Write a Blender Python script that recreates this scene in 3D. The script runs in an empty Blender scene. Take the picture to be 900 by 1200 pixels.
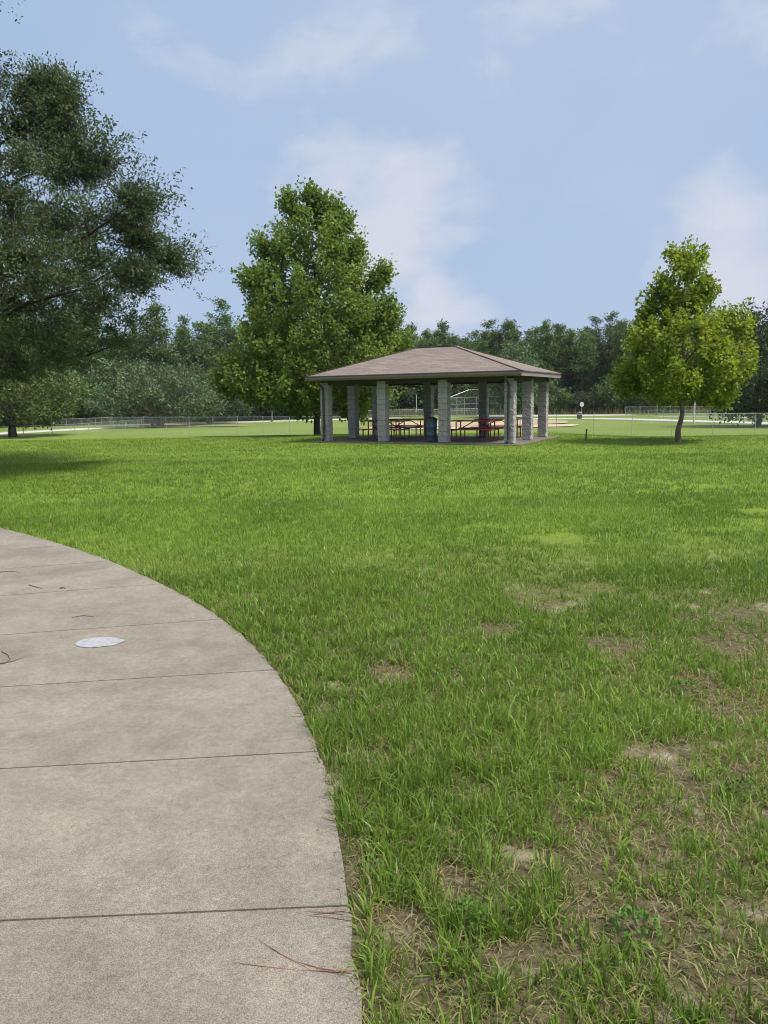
import bpy, bmesh, math, random
import numpy as np
from mathutils import Vector, Matrix
random.seed(7); RNG = np.random.default_rng(7)
S = bpy.context.scene
R = math.radians

# ---------------------------------------------------------------- camera
EYE = 1.7; F = 900.0; HZ = 466.5; ROLL = -0.015
pitch = math.atan((600 - HZ) / F)
cd = bpy.data.cameras.new('camera'); cam = bpy.data.objects.new('camera', cd); S.collection.objects.link(cam)
cd.sensor_fit = 'VERTICAL'; cd.angle = 2 * math.atan(600 / F); cd.clip_end = 6000; cd.clip_start = 0.05
fw = Vector((0, math.cos(pitch), -math.sin(pitch))); up0 = Vector((0, math.sin(pitch), math.cos(pitch))); rt0 = Vector((1, 0, 0))
c_, s_ = math.cos(ROLL), math.sin(ROLL)
rt = rt0 * c_ + up0 * s_; up = up0 * c_ - rt0 * s_
M = Matrix((rt, up, -fw)).transposed().to_4x4(); M.translation = (0, 0, EYE)
cam.matrix_world = M; S.camera = cam

# ---------------------------------------------------------------- exposure, sky, sun
S.view_settings.view_transform = 'Standard'; S.view_settings.look = 'None'
S.view_settings.gamma = 1; S.view_settings.use_curve_mapping = False
S.view_settings.exposure = 1.0
SUN_EL, SUN_AZ = R(60), R(118)          # azimuth clockwise from +Y
SUN_E, SKY_E = 2.6, 0.07
S.cycles.filter_width = 1.05; S.cycles.max_bounces = 6; S.cycles.diffuse_bounces = 3; S.cycles.transparent_max_bounces = 12
S.cycles.transmission_bounces = 4; S.cycles.glossy_bounces = 2


def N(nt, typ, **kw):
    n = nt.nodes.new(typ)
    for k, v in kw.items():
        if k in n.inputs: n.inputs[k].default_value = v
        else: setattr(n, k, v)
    return n


def math_n(nt, op, a, b=None, c=None, clamp=False):
    n = nt.nodes.new('ShaderNodeMath'); n.operation = op; n.use_clamp = clamp
    for i, x in enumerate((a, b, c)):
        if x is None: continue
        if isinstance(x, (int, float)): n.inputs[i].default_value = x
        else: nt.links.new(x, n.inputs[i])
    return n.outputs[0]


def ramp(nt, fac, stops):
    n = nt.nodes.new('ShaderNodeValToRGB'); e = n.color_ramp.elements
    while len(e) < len(stops): e.new(0.5)
    for el, (p, c) in zip(e, stops):
        el.position = p; el.color = (*c, 1) if len(c) == 3 else c
    nt.links.new(fac, n.inputs[0]); return n.outputs[0]


def mix(nt, fac, a, b, mode='MIX'):
    n = nt.nodes.new('ShaderNodeMix'); n.data_type = 'RGBA'; n.blend_type = mode
    for i, x in ((0, fac), (6, a), (7, b)):
        if isinstance(x, (int, float)): n.inputs[i].default_value = x
        elif isinstance(x, tuple): n.inputs[i].default_value = (*x, 1) if len(x) == 3 else x
        else: nt.links.new(x, n.inputs[i])
    return n.outputs[2]


def noise(nt, vec, scale, detail=4, rough=0.55, dist=0.0):
    n = N(nt, 'ShaderNodeTexNoise', Scale=scale, Detail=detail, Roughness=rough, Distortion=dist)
    if vec is not None: nt.links.new(vec, n.inputs['Vector'])
    return n.outputs['Fac']


W = bpy.data.worlds.new('World'); S.world = W; W.use_nodes = True
nt = W.node_tree; nt.nodes.clear()
sky = nt.nodes.new('ShaderNodeTexSky'); sky.sky_type = 'NISHITA'; sky.sun_disc = False
sky.sun_elevation = SUN_EL; sky.sun_rotation = SUN_AZ; sky.air_density = 1.0; sky.dust_density = 1.5; sky.ozone_density = 1.5
tc = nt.nodes.new('ShaderNodeTexCoord'); gen = tc.outputs['Generated']


def sky_dir(px, py):
    u, v = px - 450, 600 - py
    d = rt * u + up * v + fw * F
    return d.normalized()


mp = N(nt, 'ShaderNodeMapping'); mp.inputs['Scale'].default_value = (1, 1, 1.7)
nt.links.new(gen, mp.inputs['Vector']); cv = mp.outputs[0]
n1 = noise(nt, cv, 2.6, 7, 0.52, 0.25)
n2 = noise(nt, cv, 9.0, 6, 0.6, 0.3)
nn = math_n(nt, 'ADD', math_n(nt, 'MULTIPLY', n1, 0.6), math_n(nt, 'MULTIPLY', n2, 0.4))


def blob(px, py, rad, stretch=1.0):
    d = sky_dir(px, py)
    dp = nt.nodes.new('ShaderNodeVectorMath'); dp.operation = 'DISTANCE'
    nt.links.new(gen, dp.inputs[0]); dp.inputs[1].default_value = d
    x = math_n(nt, 'DIVIDE', dp.outputs['Value'], rad)
    return math_n(nt, 'SUBTRACT', 1.0, x, clamp=True)


bl = None
for (px, py, rd, am) in [(400, 215, .13, .9), (450, 280, .17, 1.25), (500, 345, .13, 1.0), (360, 200, .10, .5), (870, 250, .12, .9), (850, 330, .13, .9), (880, 60, .12, .5),
                         (440, 20, .10, .3), (560, 260, .1, .3), (250, -150, .3, .5), (760, -260, .3, .5), (-400, 300, .4, .8), (1300, 200, .4, .9)]:
    b = math_n(nt, 'MULTIPLY', blob(px, py, rd), am)
    bl = b if bl is None else math_n(nt, 'MAXIMUM', bl, b)
# bright cumulus: blob shape eroded by noise
cum = math_n(nt, 'ADD', math_n(nt, 'MULTIPLY', bl, 0.75), math_n(nt, 'MULTIPLY', math_n(nt, 'SUBTRACT', nn, 0.5), 2.3))
cum = ramp(nt, cum, [(0.22, (0, 0, 0)), (0.62, (1, 1, 1))])
# broad thin veil, stronger to the right of the picture
right_d = sky_dir(760, 150)
dpr = nt.nodes.new('ShaderNodeVectorMath'); dpr.operation = 'DISTANCE'; nt.links.new(gen, dpr.inputs[0]); dpr.inputs[1].default_value = right_d
veil_pos = math_n(nt, 'SUBTRACT', 1.0, math_n(nt, 'DIVIDE', dpr.outputs['Value'], 1.1), clamp=True)
veil = math_n(nt, 'ADD', math_n(nt, 'MULTIPLY', veil_pos, 0.7), math_n(nt, 'MULTIPLY', math_n(nt, 'SUBTRACT', n1, 0.45), 1.6), clamp=True)
base_sky = mix(nt, 0.88, sky.outputs[0], (2.78, 3.86, 5.5))
c1 = mix(nt, math_n(nt, 'MULTIPLY', veil, 0.75), base_sky, (3.62, 4.22, 5.55))
c2 = mix(nt, math_n(nt, 'MULTIPLY', cum, 0.9), c1, (4.9, 5.1, 5.75))
# pale glare added to the sky round the sun, out of view, for softer fill
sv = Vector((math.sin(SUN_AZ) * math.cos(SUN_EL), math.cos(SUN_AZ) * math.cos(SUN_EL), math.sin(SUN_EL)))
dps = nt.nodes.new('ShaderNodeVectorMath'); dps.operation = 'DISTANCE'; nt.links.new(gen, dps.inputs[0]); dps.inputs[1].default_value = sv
fill_glare = math_n(nt, 'SUBTRACT', 1.0, math_n(nt, 'DIVIDE', dps.outputs['Value'], 1.15), clamp=True)
fill_glare = math_n(nt, 'MULTIPLY', math_n(nt, 'POWER', fill_glare, 1.3), 1.25, clamp=True)
c2 = mix(nt, fill_glare, c2, (15.0, 14.6, 14.0))
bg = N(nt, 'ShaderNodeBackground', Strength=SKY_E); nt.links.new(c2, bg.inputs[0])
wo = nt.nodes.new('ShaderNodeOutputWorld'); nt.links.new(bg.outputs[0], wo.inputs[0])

sd = bpy.data.lights.new('sun', 'SUN'); so = bpy.data.objects.new('sun', sd); S.collection.objects.link(so)
sd.energy = SUN_E; sd.angle = R(11); sd.color = (1, 0.955, 0.88)
sv = Vector((math.sin(SUN_AZ) * math.cos(SUN_EL), math.cos(SUN_AZ) * math.cos(SUN_EL), math.sin(SUN_EL)))
so.rotation_euler = sv.to_track_quat('Z', 'Y').to_euler()


# ---------------------------------------------------------------- helpers
def link(o, parent=None):
    S.collection.objects.link(o)
    if parent is not None: o.parent = parent
    return o


def G(px, py, z=0.0):
    """photo pixel -> point on the level z, used only to survey the place"""
    u, v = px - 450, 600 - py
    d = rt * u + up * v + fw * F
    t = (z - EYE) / d.z
    return Vector((d.x * t, d.y * t, z))


def tag(o, label, cat, group=None, kind=None):
    if label: o['label'] = label
    if cat: o['category'] = cat
    if group: o['group'] = group
    if kind: o['kind'] = kind
    return o


def thing(name, label, cat, loc=(0, 0, 0), rz=0.0, group=None):
    o = bpy.data.objects.new(name, None); o.empty_display_size = 0.2; link(o)
    o.location = loc; o.rotation_euler = (0, 0, rz)
    return tag(o, label, cat, group)


def mesh_np(name, verts, faces, mat, parent=None, attrs=None, smooth=False, uv=None):
    """faces: int array (n,k) or list of such arrays"""
    if isinstance(faces, np.ndarray): faces = [faces]
    me = bpy.data.meshes.new(name)
    verts = np.asarray(verts, np.float32)
    me.vertices.add(len(verts)); me.vertices.foreach_set('co', verts.ravel())
    li = np.concatenate([f.ravel() for f in faces]).astype(np.int32)
    tot = np.concatenate([np.full(len(f), f.shape[1]) for f in faces]).astype(np.int32)
    st = np.concatenate([[0], np.cumsum(tot)[:-1]]).astype(np.int32)
    me.loops.add(len(li)); me.loops.foreach_set('vertex_index', li)
    me.polygons.add(len(tot)); me.polygons.foreach_set('loop_start', st); me.polygons.foreach_set('loop_total', tot)
    if smooth: me.polygons.foreach_set('use_smooth', np.ones(len(tot), bool))
    me.update(calc_edges=True)
    if attrs:
        for k, v in attrs.items():
            a = me.attributes.new(k, 'FLOAT', 'POINT'); a.data.foreach_set('value', np.asarray(v, np.float32))
    me.materials.append(mat)
    return link(bpy.data.objects.new(name, me), parent)


def obj_bm(name, bm, mat, parent=None, smooth=False):
    bmesh.ops.recalc_face_normals(bm, faces=bm.faces)
    me = bpy.data.meshes.new(name); bm.to_mesh(me); bm.free()
    if smooth: me.polygons.foreach_set('use_smooth', np.ones(len(me.polygons), bool))
    me.materials.append(mat)
    return link(bpy.data.objects.new(name, me), parent)


def bx(bm, c, s, rz=0.0, bevel=0.0, rot=None):
    m = Matrix.Translation(c) @ (rot if rot is not None else Matrix.Rotation(rz, 4, 'Z')) @ Matrix.Diagonal((*s, 1))
    r = bmesh.ops.create_cube(bm, size=1, matrix=m)
    if bevel:
        es = list({e for v in r['verts'] for e in v.link_edges})
        bmesh.ops.bevel(bm, geom=es, offset=bevel, segments=1, affect='EDGES')


def tube(bm, pts, rad, seg=8):
    """rad: number or list. swept tube through pts"""
    pts = [Vector(p) for p in pts]
    if not isinstance(rad, (list, tuple)): rad = [rad] * len(pts)
    rings = []
    for i, p in enumerate(pts):
        t = (pts[min(i + 1, len(pts) - 1)] - pts[max(i - 1, 0)]).normalized()
        a = t.orthogonal().normalized() if i == 0 else (pa - t * pa.dot(t)).normalized()
        pa = a; b = t.cross(a)
        rings.append([bm.verts.new(p + (a * math.cos(2 * math.pi * k / seg) + b * math.sin(2 * math.pi * k / seg)) * rad[i]) for k in range(seg)])
    for r0, r1 in zip(rings, rings[1:]):
        for k in range(seg):
            bm.faces.new((r0[k], r0[(k + 1) % seg], r1[(k + 1) % seg], r1[k]))
    bm.faces.new(rings[0][::-1]); bm.faces.new(rings[-1])


def lathe(bm, prof, seg=24):
    rings = [[bm.verts.new((r * math.cos(2 * math.pi * k / seg), r * math.sin(2 * math.pi * k / seg), z)) for k in range(seg)] for r, z in prof]
    for r0, r1 in zip(rings, rings[1:]):
        for k in range(seg):
            bm.faces.new((r0[k], r0[(k + 1) % seg], r1[(k + 1) % seg], r1[k]))
    bm.faces.new(rings[0][::-1]); bm.faces.new(rings[-1])


def copy_thing(src, loc, rz=0.0, sc=1.0, label=None, group=None):
    r = src.copy(); link(r); r.location = loc; r.rotation_euler = (0, 0, rz)
    r.scale = (sc, sc, sc) if isinstance(sc, (int, float)) else sc
    if label: r['label'] = label
    if group: r['group'] = group
    for ch in list(src.children):
        c = ch.copy(); link(c, r)
        for g in ch.children:
            d = g.copy(); link(d, c)
    return r


# ---------------------------------------------------------------- terrain: level lawn, then a drop of two metres to the playing field
def sstep(t):
    t = np.clip(t, 0, 1); return t * t * (3 - 2 * t)


def crest(x):
    x = np.asarray(x, float)
    return 36.5 - 7.0 * sstep((x - 5.5) / 6.0)


LOW = -2.0


def H(x, y):
    x = np.asarray(x, float); y = np.asarray(y, float)
    h = LOW * sstep((y - crest(x)) / 22.0)
    far = sstep((y - 70) / 60)
    return h + far * 0.12 * np.sin(x * 0.07 + 1) * np.sin(y * 0.05)


def gz(x, y): return float(H(x, y))


# value noise for placement
_tab = np.random.default_rng(3).random((257, 257))


def vnoise(x, y, s, ox=0.0):
    x = np.asarray(x) / s + 57.3 + ox; y = np.asarray(y) / s + 91.7 + ox * 1.7
    xi = np.floor(x).astype(int); yi = np.floor(y).astype(int)
    fx = x - xi; fy = y - yi; fx = fx * fx * (3 - 2 * fx); fy = fy * fy * (3 - 2 * fy)
    xi %= 256; yi %= 256
    t = _tab
    return (t[xi, yi] * (1 - fx) + t[xi + 1, yi] * fx) * (1 - fy) + (t[xi, yi + 1] * (1 - fx) + t[xi + 1, yi + 1] * fx) * fy


def fbm(x, y, s, ox=0.0):
    return (vnoise(x, y, s, ox) + 0.5 * vnoise(x, y, s / 2.1, ox + 3) + 0.25 * vnoise(x, y, s / 4.3, ox + 7)) / 1.75


# ---------------------------------------------------------------- materials
def newmat(name):
    m = bpy.data.materials.new(name); m.use_nodes = True
    nt = m.node_tree; nt.nodes.clear()
    out = nt.nodes.new('ShaderNodeOutputMaterial'); p = nt.nodes.new('ShaderNodeBsdfPrincipled')
    nt.links.new(p.outputs[0], out.inputs[0]); p.inputs['Roughness'].default_value = 0.8
    return m, nt, p, out


def coords(nt, kind='Object'):
    return nt.nodes.new('ShaderNodeTexCoord').outputs[kind]


def bump(nt, p, h, dist, strength=1.0):
    b = N(nt, 'ShaderNodeBump', Strength=strength, Distance=dist)
    nt.links.new(h, b.inputs['Height']); nt.links.new(b.outputs[0], p.inputs['Normal'])


def plain(name, col, rough=0.6, metal=0.0, var=0.25, scale=6.0, bmp=0.0):
    m, nt, p, _ = newmat(name)
    v = coords(nt); n = noise(nt, v, scale, 5, 0.6)
    d = tuple(c * (1 - var) for c in col); l = tuple(min(1, c * (1 + var)) for c in col)
    nt.links.new(ramp(nt, n, [(0.3, d), (0.7, l)]), p.inputs['Base Color'])
    p.inputs['Roughness'].default_value = rough; p.inputs['Metallic'].default_value = metal
    if bmp: bump(nt, p, noise(nt, v, scale * 6, 4), bmp)
    return m


def leafmat(name, c_dark, c_mid, c_light, trans=0.35, rough=0.6, tint=None):
    m, nt, p, out = newmat(name)
    at = nt.nodes.new('ShaderNodeAttribute'); at.attribute_name = 'rnd'
    oi = nt.nodes.new('ShaderNodeObjectInfo')
    col = ramp(nt, at.outputs['Fac'], [(0.0, c_dark), (0.5, c_mid), (1.0, c_light)])
    hs = nt.nodes.new('ShaderNodeHueSaturation')
    nt.links.new(math_n(nt, 'ADD', 0.485, math_n(nt, 'MULTIPLY', oi.outputs['Random'], 0.03)), hs.inputs['Hue'])
    nt.links.new(math_n(nt, 'ADD', 0.8, math_n(nt, 'MULTIPLY', oi.outputs['Random'], 0.4)), hs.inputs['Value'])
    nt.links.new(col, hs.inputs['Color'])
    nt.links.new(hs.outputs[0], p.inputs['Base Color']); p.inputs['Roughness'].default_value = rough
    p.inputs['Specular IOR Level'].default_value = 0.2
    tr = nt.nodes.new('ShaderNodeBsdfTranslucent')
    tcol = mix(nt, 0.5, hs.outputs[0], (c_light[0] * 1.3, c_light[1] * 1.25, c_light[2] * 0.5))
    nt.links.new(tcol, tr.inputs[0])
    ms = nt.nodes.new('ShaderNodeMixShader'); ms.inputs[0].default_value = trans
    nt.links.new(p.outputs[0], ms.inputs[1]); nt.links.new(tr.outputs[0], ms.inputs[2]); nt.links.new(ms.outputs[0], out.inputs[0])
    return m


M_OAK = leafmat('oak_leaves', (0.030, 0.044, 0.024), (0.060, 0.086, 0.043), (0.115, 0.16, 0.072), 0.25)
M_SYC = leafmat('sycamore_leaves', (0.0594, 0.1222, 0.028), (0.1329, 0.23, 0.0525), (0.2656, 0.381, 0.0875), 0.35)
M_GOLD = leafmat('yellow_green_leaves', (0.0726, 0.1188, 0.0172), (0.1716, 0.2442, 0.0315), (0.33, 0.3828, 0.0572), 0.4)
M_PINE = leafmat('pine_needles', (0.033, 0.0605, 0.0198), (0.0792, 0.1298, 0.0374), (0.154, 0.2145, 0.066), 0.2)
M_BROAD = leafmat('broad_leaves', (0.0448, 0.0756, 0.0252), (0.1008, 0.14, 0.0448), (0.182, 0.224, 0.077), 0.25)
M_GREYL = leafmat('dull_leaves', (0.042, 0.07, 0.0336), (0.084, 0.126, 0.0588), (0.14, 0.196, 0.091), 0.2)
M_DARKL = leafmat('dark_leaves', (0.0208, 0.0312, 0.0169), (0.039, 0.0585, 0.0286), (0.078, 0.104, 0.0455), 0.2)
M_BARK = plain('bark', (0.075, 0.06, 0.048), 0.95, var=0.45, scale=5, bmp=0.03)
M_BARKL = plain('pale_bark', (0.17, 0.14, 0.115), 0.95, var=0.45, scale=4, bmp=0.03)
M_BARKD = plain('dark_bark', (0.035, 0.028, 0.024), 0.95, var=0.4, scale=5, bmp=0.03)


def grass_material():
    m, nt, p, out = newmat('grass_blades')
    at = nt.nodes.new('ShaderNodeAttribute'); at.attribute_name = 'rnd'
    hh = nt.nodes.new('ShaderNodeAttribute'); hh.attribute_name = 'tipf'
    col = ramp(nt, at.outputs['Fac'], [(0.0, (0.07, 0.125, 0.015)), (0.45, (0.146, 0.248, 0.032)), (0.86, (0.25, 0.36, 0.06)), (0.90, (0.24, 0.27, 0.07)), (0.935, (0.32, 0.25, 0.14)), (1.0, (0.22, 0.15, 0.085))])
    col = mix(nt, math_n(nt, 'MULTIPLY', hh.outputs['Fac'], 0.3), col, (0.24, 0.34, 0.055))
    nt.links.new(col, p.inputs['Base Color']); p.inputs['Roughness'].default_value = 0.45; p.inputs['Specular IOR Level'].default_value = 0.3
    tr = nt.nodes.new('ShaderNodeBsdfTranslucent'); nt.links.new(col, tr.inputs[0])
    ms = nt.nodes.new('ShaderNodeMixShader'); ms.inputs[0].default_value = 0.38
    nt.links.new(p.outputs[0], ms.inputs[1]); nt.links.new(tr.outputs[0], ms.inputs[2]); nt.links.new(ms.outputs[0], out.inputs[0])
    return m


def ground_material():
    m, nt, p, _ = newmat('lawn_soil')
    v = coords(nt)
    sep = nt.nodes.new('ShaderNodeSeparateXYZ'); nt.links.new(v, sep.inputs[0])
    # thatch and sandy soil, seen between the blades close by
    nA = noise(nt, v, 26, 6, 0.7); nB = noise(nt, v, 2.1, 5, 0.6); nC = noise(nt, v, 170, 3, 0.7)
    soil = ramp(nt, nA, [(0.30, (0.035, 0.028, 0.018)), (0.5, (0.10, 0.075, 0.048)), (0.72, (0.21, 0.165, 0.115))])
    soil = mix(nt, math_n(nt, 'MULTIPLY', ramp(nt, nB, [(0.56, (0, 0, 0)), (0.66, (1, 1, 1))]), 0.75), soil, mix(nt, nC, (0.20, 0.16, 0.12), (0.50, 0.43, 0.34)))
    green_t = ramp(nt, nA, [(0.3, (0.03, 0.05, 0.010)), (0.7, (0.085, 0.12, 0.022))])
    near = mix(nt, ramp(nt, noise(nt, v, 5, 5, 0.65), [(0.42, (0.0,) * 3), (0.60, (0.55,) * 3)]), soil, green_t)
    # turf read as one surface farther away
    g1 = noise(nt, v, 0.35, 5, 0.6); g2 = noise(nt, v, 9, 6, 0.75)
    turf = ramp(nt, g2, [(0.30, (0.080, 0.125, 0.014)), (0.5, (0.128, 0.19, 0.024)), (0.72, (0.18, 0.24, 0.036))])
    turf = mix(nt, math_n(nt, 'MULTIPLY', ramp(nt, g1, [(0.35, (0,) * 3), (0.7, (1,) * 3)]), 0.35), turf, (0.14, 0.195, 0.030))
    # lower playing field: drier and paler
    field = ramp(nt, noise(nt, v, 0.12, 6, 0.6), [(0.3, (0.115, 0.165, 0.030)), (0.6, (0.155, 0.20, 0.048)), (0.8, (0.20, 0.20, 0.085))])
    fy = math_n(nt, 'MULTIPLY', math_n(nt, 'SUBTRACT', sep.outputs[1], 5.5), 1 / 4.0, clamp=True)
    c = mix(nt, fy, near, turf)
    fl = math_n(nt, 'MULTIPLY', math_n(nt, 'ADD', sep.outputs[2], 0.5), -1.0, clamp=True)
    c = mix(nt, fl, c, field)
    nt.links.new(c, p.inputs['Base Color']); p.inputs['Roughness'].default_value = 0.95; p.inputs['Specular IOR Level'].default_value = 0.1
    bump(nt, p, nA, 0.02)
    return m


def concrete_material(name='concrete', base=(0.205, 0.189, 0.175), stains=1.0):
    m, nt, p, _ = newmat(name)
    v = coords(nt)
    a = noise(nt, v, 0.9, 7, 0.62, 0.3); b = noise(nt, v, 5, 6, 0.7); c = noise(nt, v, 240, 4, 0.75); d = noise(nt, v, 34, 5, 0.7)
    k = lambda s: tuple(x * s for x in base); g = lambda s: (s, s * .99, s * .97)
    col = mix(nt, 1.0, k(1.0), ramp(nt, a, [(0.30, g(0.84)), (0.5, g(1.0)), (0.68, g(1.12))]), 'MULTIPLY')
    col = mix(nt, stains, col, ramp(nt, b, [(0.34, g(0.87)), (0.52, g(1.0)), (0.70, g(1.09))]), 'MULTIPLY')
    col = mix(nt, 1.0, col, ramp(nt, d, [(0.35, g(0.86)), (0.65, g(1.12))]), 'MULTIPLY')
    col = mix(nt, 1.0, col, ramp(nt, c, [(0.36, g(0.50)), (0.5, g(1.0)), (0.64, g(1.5))]), 'MULTIPLY')
    # darker broad weathering and paler sandy drifts
    w = noise(nt, v, 1.7, 4, 0.6, 0.4)
    col = mix(nt, stains, col, ramp(nt, w, [(0.36, (1.04, 1.03, 1.0)), (0.5, g(1.0)), (0.68, g(0.87))]), 'MULTIPLY')
    # pits and specks
    vo = N(nt, 'ShaderNodeTexVoronoi', Scale=22.0, Randomness=1.0); nt.links.new(v, vo.inputs['Vector'])
    pit = ramp(nt, vo.outputs['Distance'], [(0.035, (1,) * 3), (0.07, (0,) * 3)])
    sel = nt.nodes.new('ShaderNodeSeparateColor'); nt.links.new(vo.outputs['Color'], sel.inputs[0])
    pit = math_n(nt, 'MULTIPLY', pit, math_n(nt, 'GREATER_THAN', sel.outputs[0], 0.86))
    col = mix(nt, pit, col, (0.05, 0.04, 0.035))
    nt.links.new(col, p.inputs['Base Color']); p.inputs['Roughness'].default_value = 0.9; p.inputs['Specular IOR Level'].default_value = 0.25
    bump(nt, p, c, 0.0025)
    return m


M_GRASS = grass_material(); M_GROUND = ground_material(); M_CONC = concrete_material()
M_SLAB = concrete_material('slab_concrete', (0.15, 0.14, 0.13), 0.6)
M_ROAD = plain('pale_pavement', (0.42, 0.405, 0.37), 0.9, var=0.12, scale=0.6)
M_SAND = plain('infield_clay', (0.38, 0.275, 0.16), 0.95, var=0.2, scale=0.25)
M_SANDL = plain('pale_sand', (0.42, 0.36, 0.23), 0.95, var=0.15, scale=0.4)
M_GALV = plain('galvanised_steel', (0.42, 0.43, 0.43), 0.45, 0.6, 0.15)

# ---------------------------------------------------------------- ground sheet
def axis(lo, hi, pts):
    """graded axis: pts = [(limit, step), ...] from lo"""
    v = [lo]
    for lim, st in pts:
        while v[-1] < min(lim, hi): v.append(v[-1] + st)
    return np.array(v)


xs = axis(-700, 700, [(-120, 40), (-30, 5), (45, 1.5), (130, 5), (700, 40)])
ys = axis(-60, 1500, [(-5, 10), (28, 2), (62, 0.75), (170, 4), (1500, 60)])
X, Y = np.meshgrid(xs, ys); Z = H(X, Y)
nx, ny = len(xs), len(ys)
idx = np.arange(nx * ny).reshape(ny, nx)
quads = np.stack([idx[:-1, :-1], idx[:-1, 1:], idx[1:, 1:], idx[1:, :-1]], -1).reshape(-1, 4)
o = mesh_np('ground', np.stack([X.ravel(), Y.ravel(), Z.ravel()], 1), quads, M_GROUND, smooth=True); o['kind'] = 'structure'

# ---------------------------------------------------------------- concrete path (slabs with tooled joints)
edge_px = [(0, 620), (60, 636), (120, 656), (180, 682), (230, 708), (270, 735), (300, 762), (325, 790), (345, 822), (362, 855), (375, 888), (390, 935), (400, 990), (407, 1050), (412, 1110), (425, 1195)]
edge = [tuple(G(*q)[:2]) for q in edge_px][::-1]
edge = [(0.02, -6.0), (0.03, -2), (0.0, 0.3), (-0.02, 1.2)] + edge + [(-6.6, 11.45), (-8.2, 12.7), (-10.2, 13.9), (-12.6, 15.0), (-15.5, 16.0), (-19, 16.6)]
E_ = np.array(edge)


def smooth_poly(P, n=400):
    d = np.concatenate([[0], np.cumsum(np.hypot(*np.diff(P, axis=0).T))])
    t = np.linspace(0, d[-1], n); x = np.interp(t, d, P[:, 0]); y = np.interp(t, d, P[:, 1])
    k = np.ones(7) / 7
    for _ in range(3):
        x[3:-3] = np.convolve(x, k, 'valid'); y[3:-3] = np.convolve(y, k, 'valid')
    return np.stack([x, y], 1)


E_ = smooth_poly(E_)
jy = [-5.8, -4.7, -3.7, -2.6, -1.55, -0.5, 0.3, 1.28, 2.35, 3.49, 4.63, 5.78, 6.97, 8.05, 9.0, 9.95, 10.9, 11.8, 12.7, 13.6, 14.5, 15.4, 16.2]
jang = [2] * 8 + [2.5, 5, 8, 12, 15, 18, 22, 26, 30, 35, 40, 46, 52, 58, 66]
bm = bmesh.new(); PW = 3.0; TOP = 0.022
gap = 0.005


def edge_at(y):
    i = np.searchsorted(E_[:, 1], y); i = min(max(i, 1), len(E_) - 1)
    a, b = E_[i - 1], E_[i]; t = (y - a[1]) / (b[1] - a[1] + 1e-9)
    return a * (1 - t) + b * t


for k in range(len(jy) - 1):
    y0, y1 = jy[k] + gap, jy[k + 1] - gap
    a0, a1 = R(jang[k]), R(jang[k + 1])
    p0, p1 = edge_at(y0), edge_at(y1)
    right = [p0] + [e for e in E_ if y0 < e[1] < y1] + [p1]
    n = len(right)
    # edge crumbles a little
    rr = [np.array(r) + np.array([(.010 * math.sin(r[1] * 17) * math.sin(r[1] * 41 + 2) + random.uniform(-.005, .005)) if 0 < i < n - 1 else 0, 0]) for i, r in enumerate(right)]
    L0 = p0 - PW * np.array([math.cos(a0), math.sin(a0)]); L1 = p1 - PW * np.array([math.cos(a1), math.sin(a1)])
    lefts = [L0 + (L1 - L0) * (i / (n - 1)) for i in range(n)]
    tr_ = [bm.verts.new((r[0], r[1], TOP)) for r in rr]; tl = [bm.verts.new((l[0], l[1], TOP)) for l in lefts]
    br = [bm.verts.new((r[0] + .004, r[1], -0.09)) for r in rr]; bl_ = [bm.verts.new((l[0], l[1], -0.09)) for l in lefts]
    top = []
    for i in range(n - 1):
        top.append(bm.faces.new((tl[i], tr_[i], tr_[i + 1], tl[i + 1])))
        bm.faces.new((tr_[i], br[i], br[i + 1], tr_[i + 1])); bm.faces.new((tl[i], tl[i + 1], bl_[i + 1], bl_[i]))
    bm.faces.new((tl[0], bl_[0], br[0], tr_[0])); bm.faces.new((tl[-1], tr_[-1], br[-1], bl_[-1]))
o = obj_bm('path', bm, M_CONC); o['kind'] = 'structure'
# dirt packed in the joints
bm = bmesh.new()
for k in range(1, len(jy) - 1):
    p = edge_at(jy[k]); a = R(jang[k]); q = p - (PW) * np.array([math.cos(a), math.sin(a)])
    c = (p + q) / 2; bx(bm, (c[0], c[1], 0.004), (PW, 0.03, 0.02), a)
o = obj_bm('joint_dirt', bm, plain('joint_dirt', (0.035, 0.03, 0.02), 1.0)); o['kind'] = 'structure'


def path_side(x, y):
    """distance to the right of the path edge (positive = on the grass)"""
    ex = np.interp(y, E_[:, 1], E_[:, 0]); dx = np.interp(y, E_[1:, 1], np.gradient(E_[:, 0], E_[:, 1] + np.arange(len(E_)) * 1e-9)[1:])
    return (x - ex) / np.sqrt(1 + dx * dx)


# white paint patch on the path
pp = G(116, 753, TOP)
bm = bmesh.new(); ring = []
for k in range(56):
    t = 2 * math.pi * k / 56
    r = 1 + 0.03 * math.sin(3 * t + 1) + 0.05 * math.sin(7 * t) * (math.cos(t) > 0.3) + random.uniform(-.015, .015)
    ring.append(bm.verts.new((0.165 * math.cos(t) * r, 0.115 * math.sin(t) * r, 0)))
f = bm.faces.new(ring)
bmesh.ops.translate(bm, verts=bm.verts, vec=(pp.x, pp.y, TOP + 0.004))
pm, nt, p, _ = newmat('worn_white_paint')
v = coords(nt)
nt.links.new(ramp(nt, noise(nt, v, 30, 6, 0.7), [(0.34, (0.20, 0.19, 0.18)), (0.5, (0.27, 0.28, 0.30)), (0.7, (0.33, 0.345, 0.37))]), p.inputs['Base Color'])
o = obj_bm('paint_patch', bm, pm); tag(o, 'round worn patch of white paint on the concrete path', 'paint patch')

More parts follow.
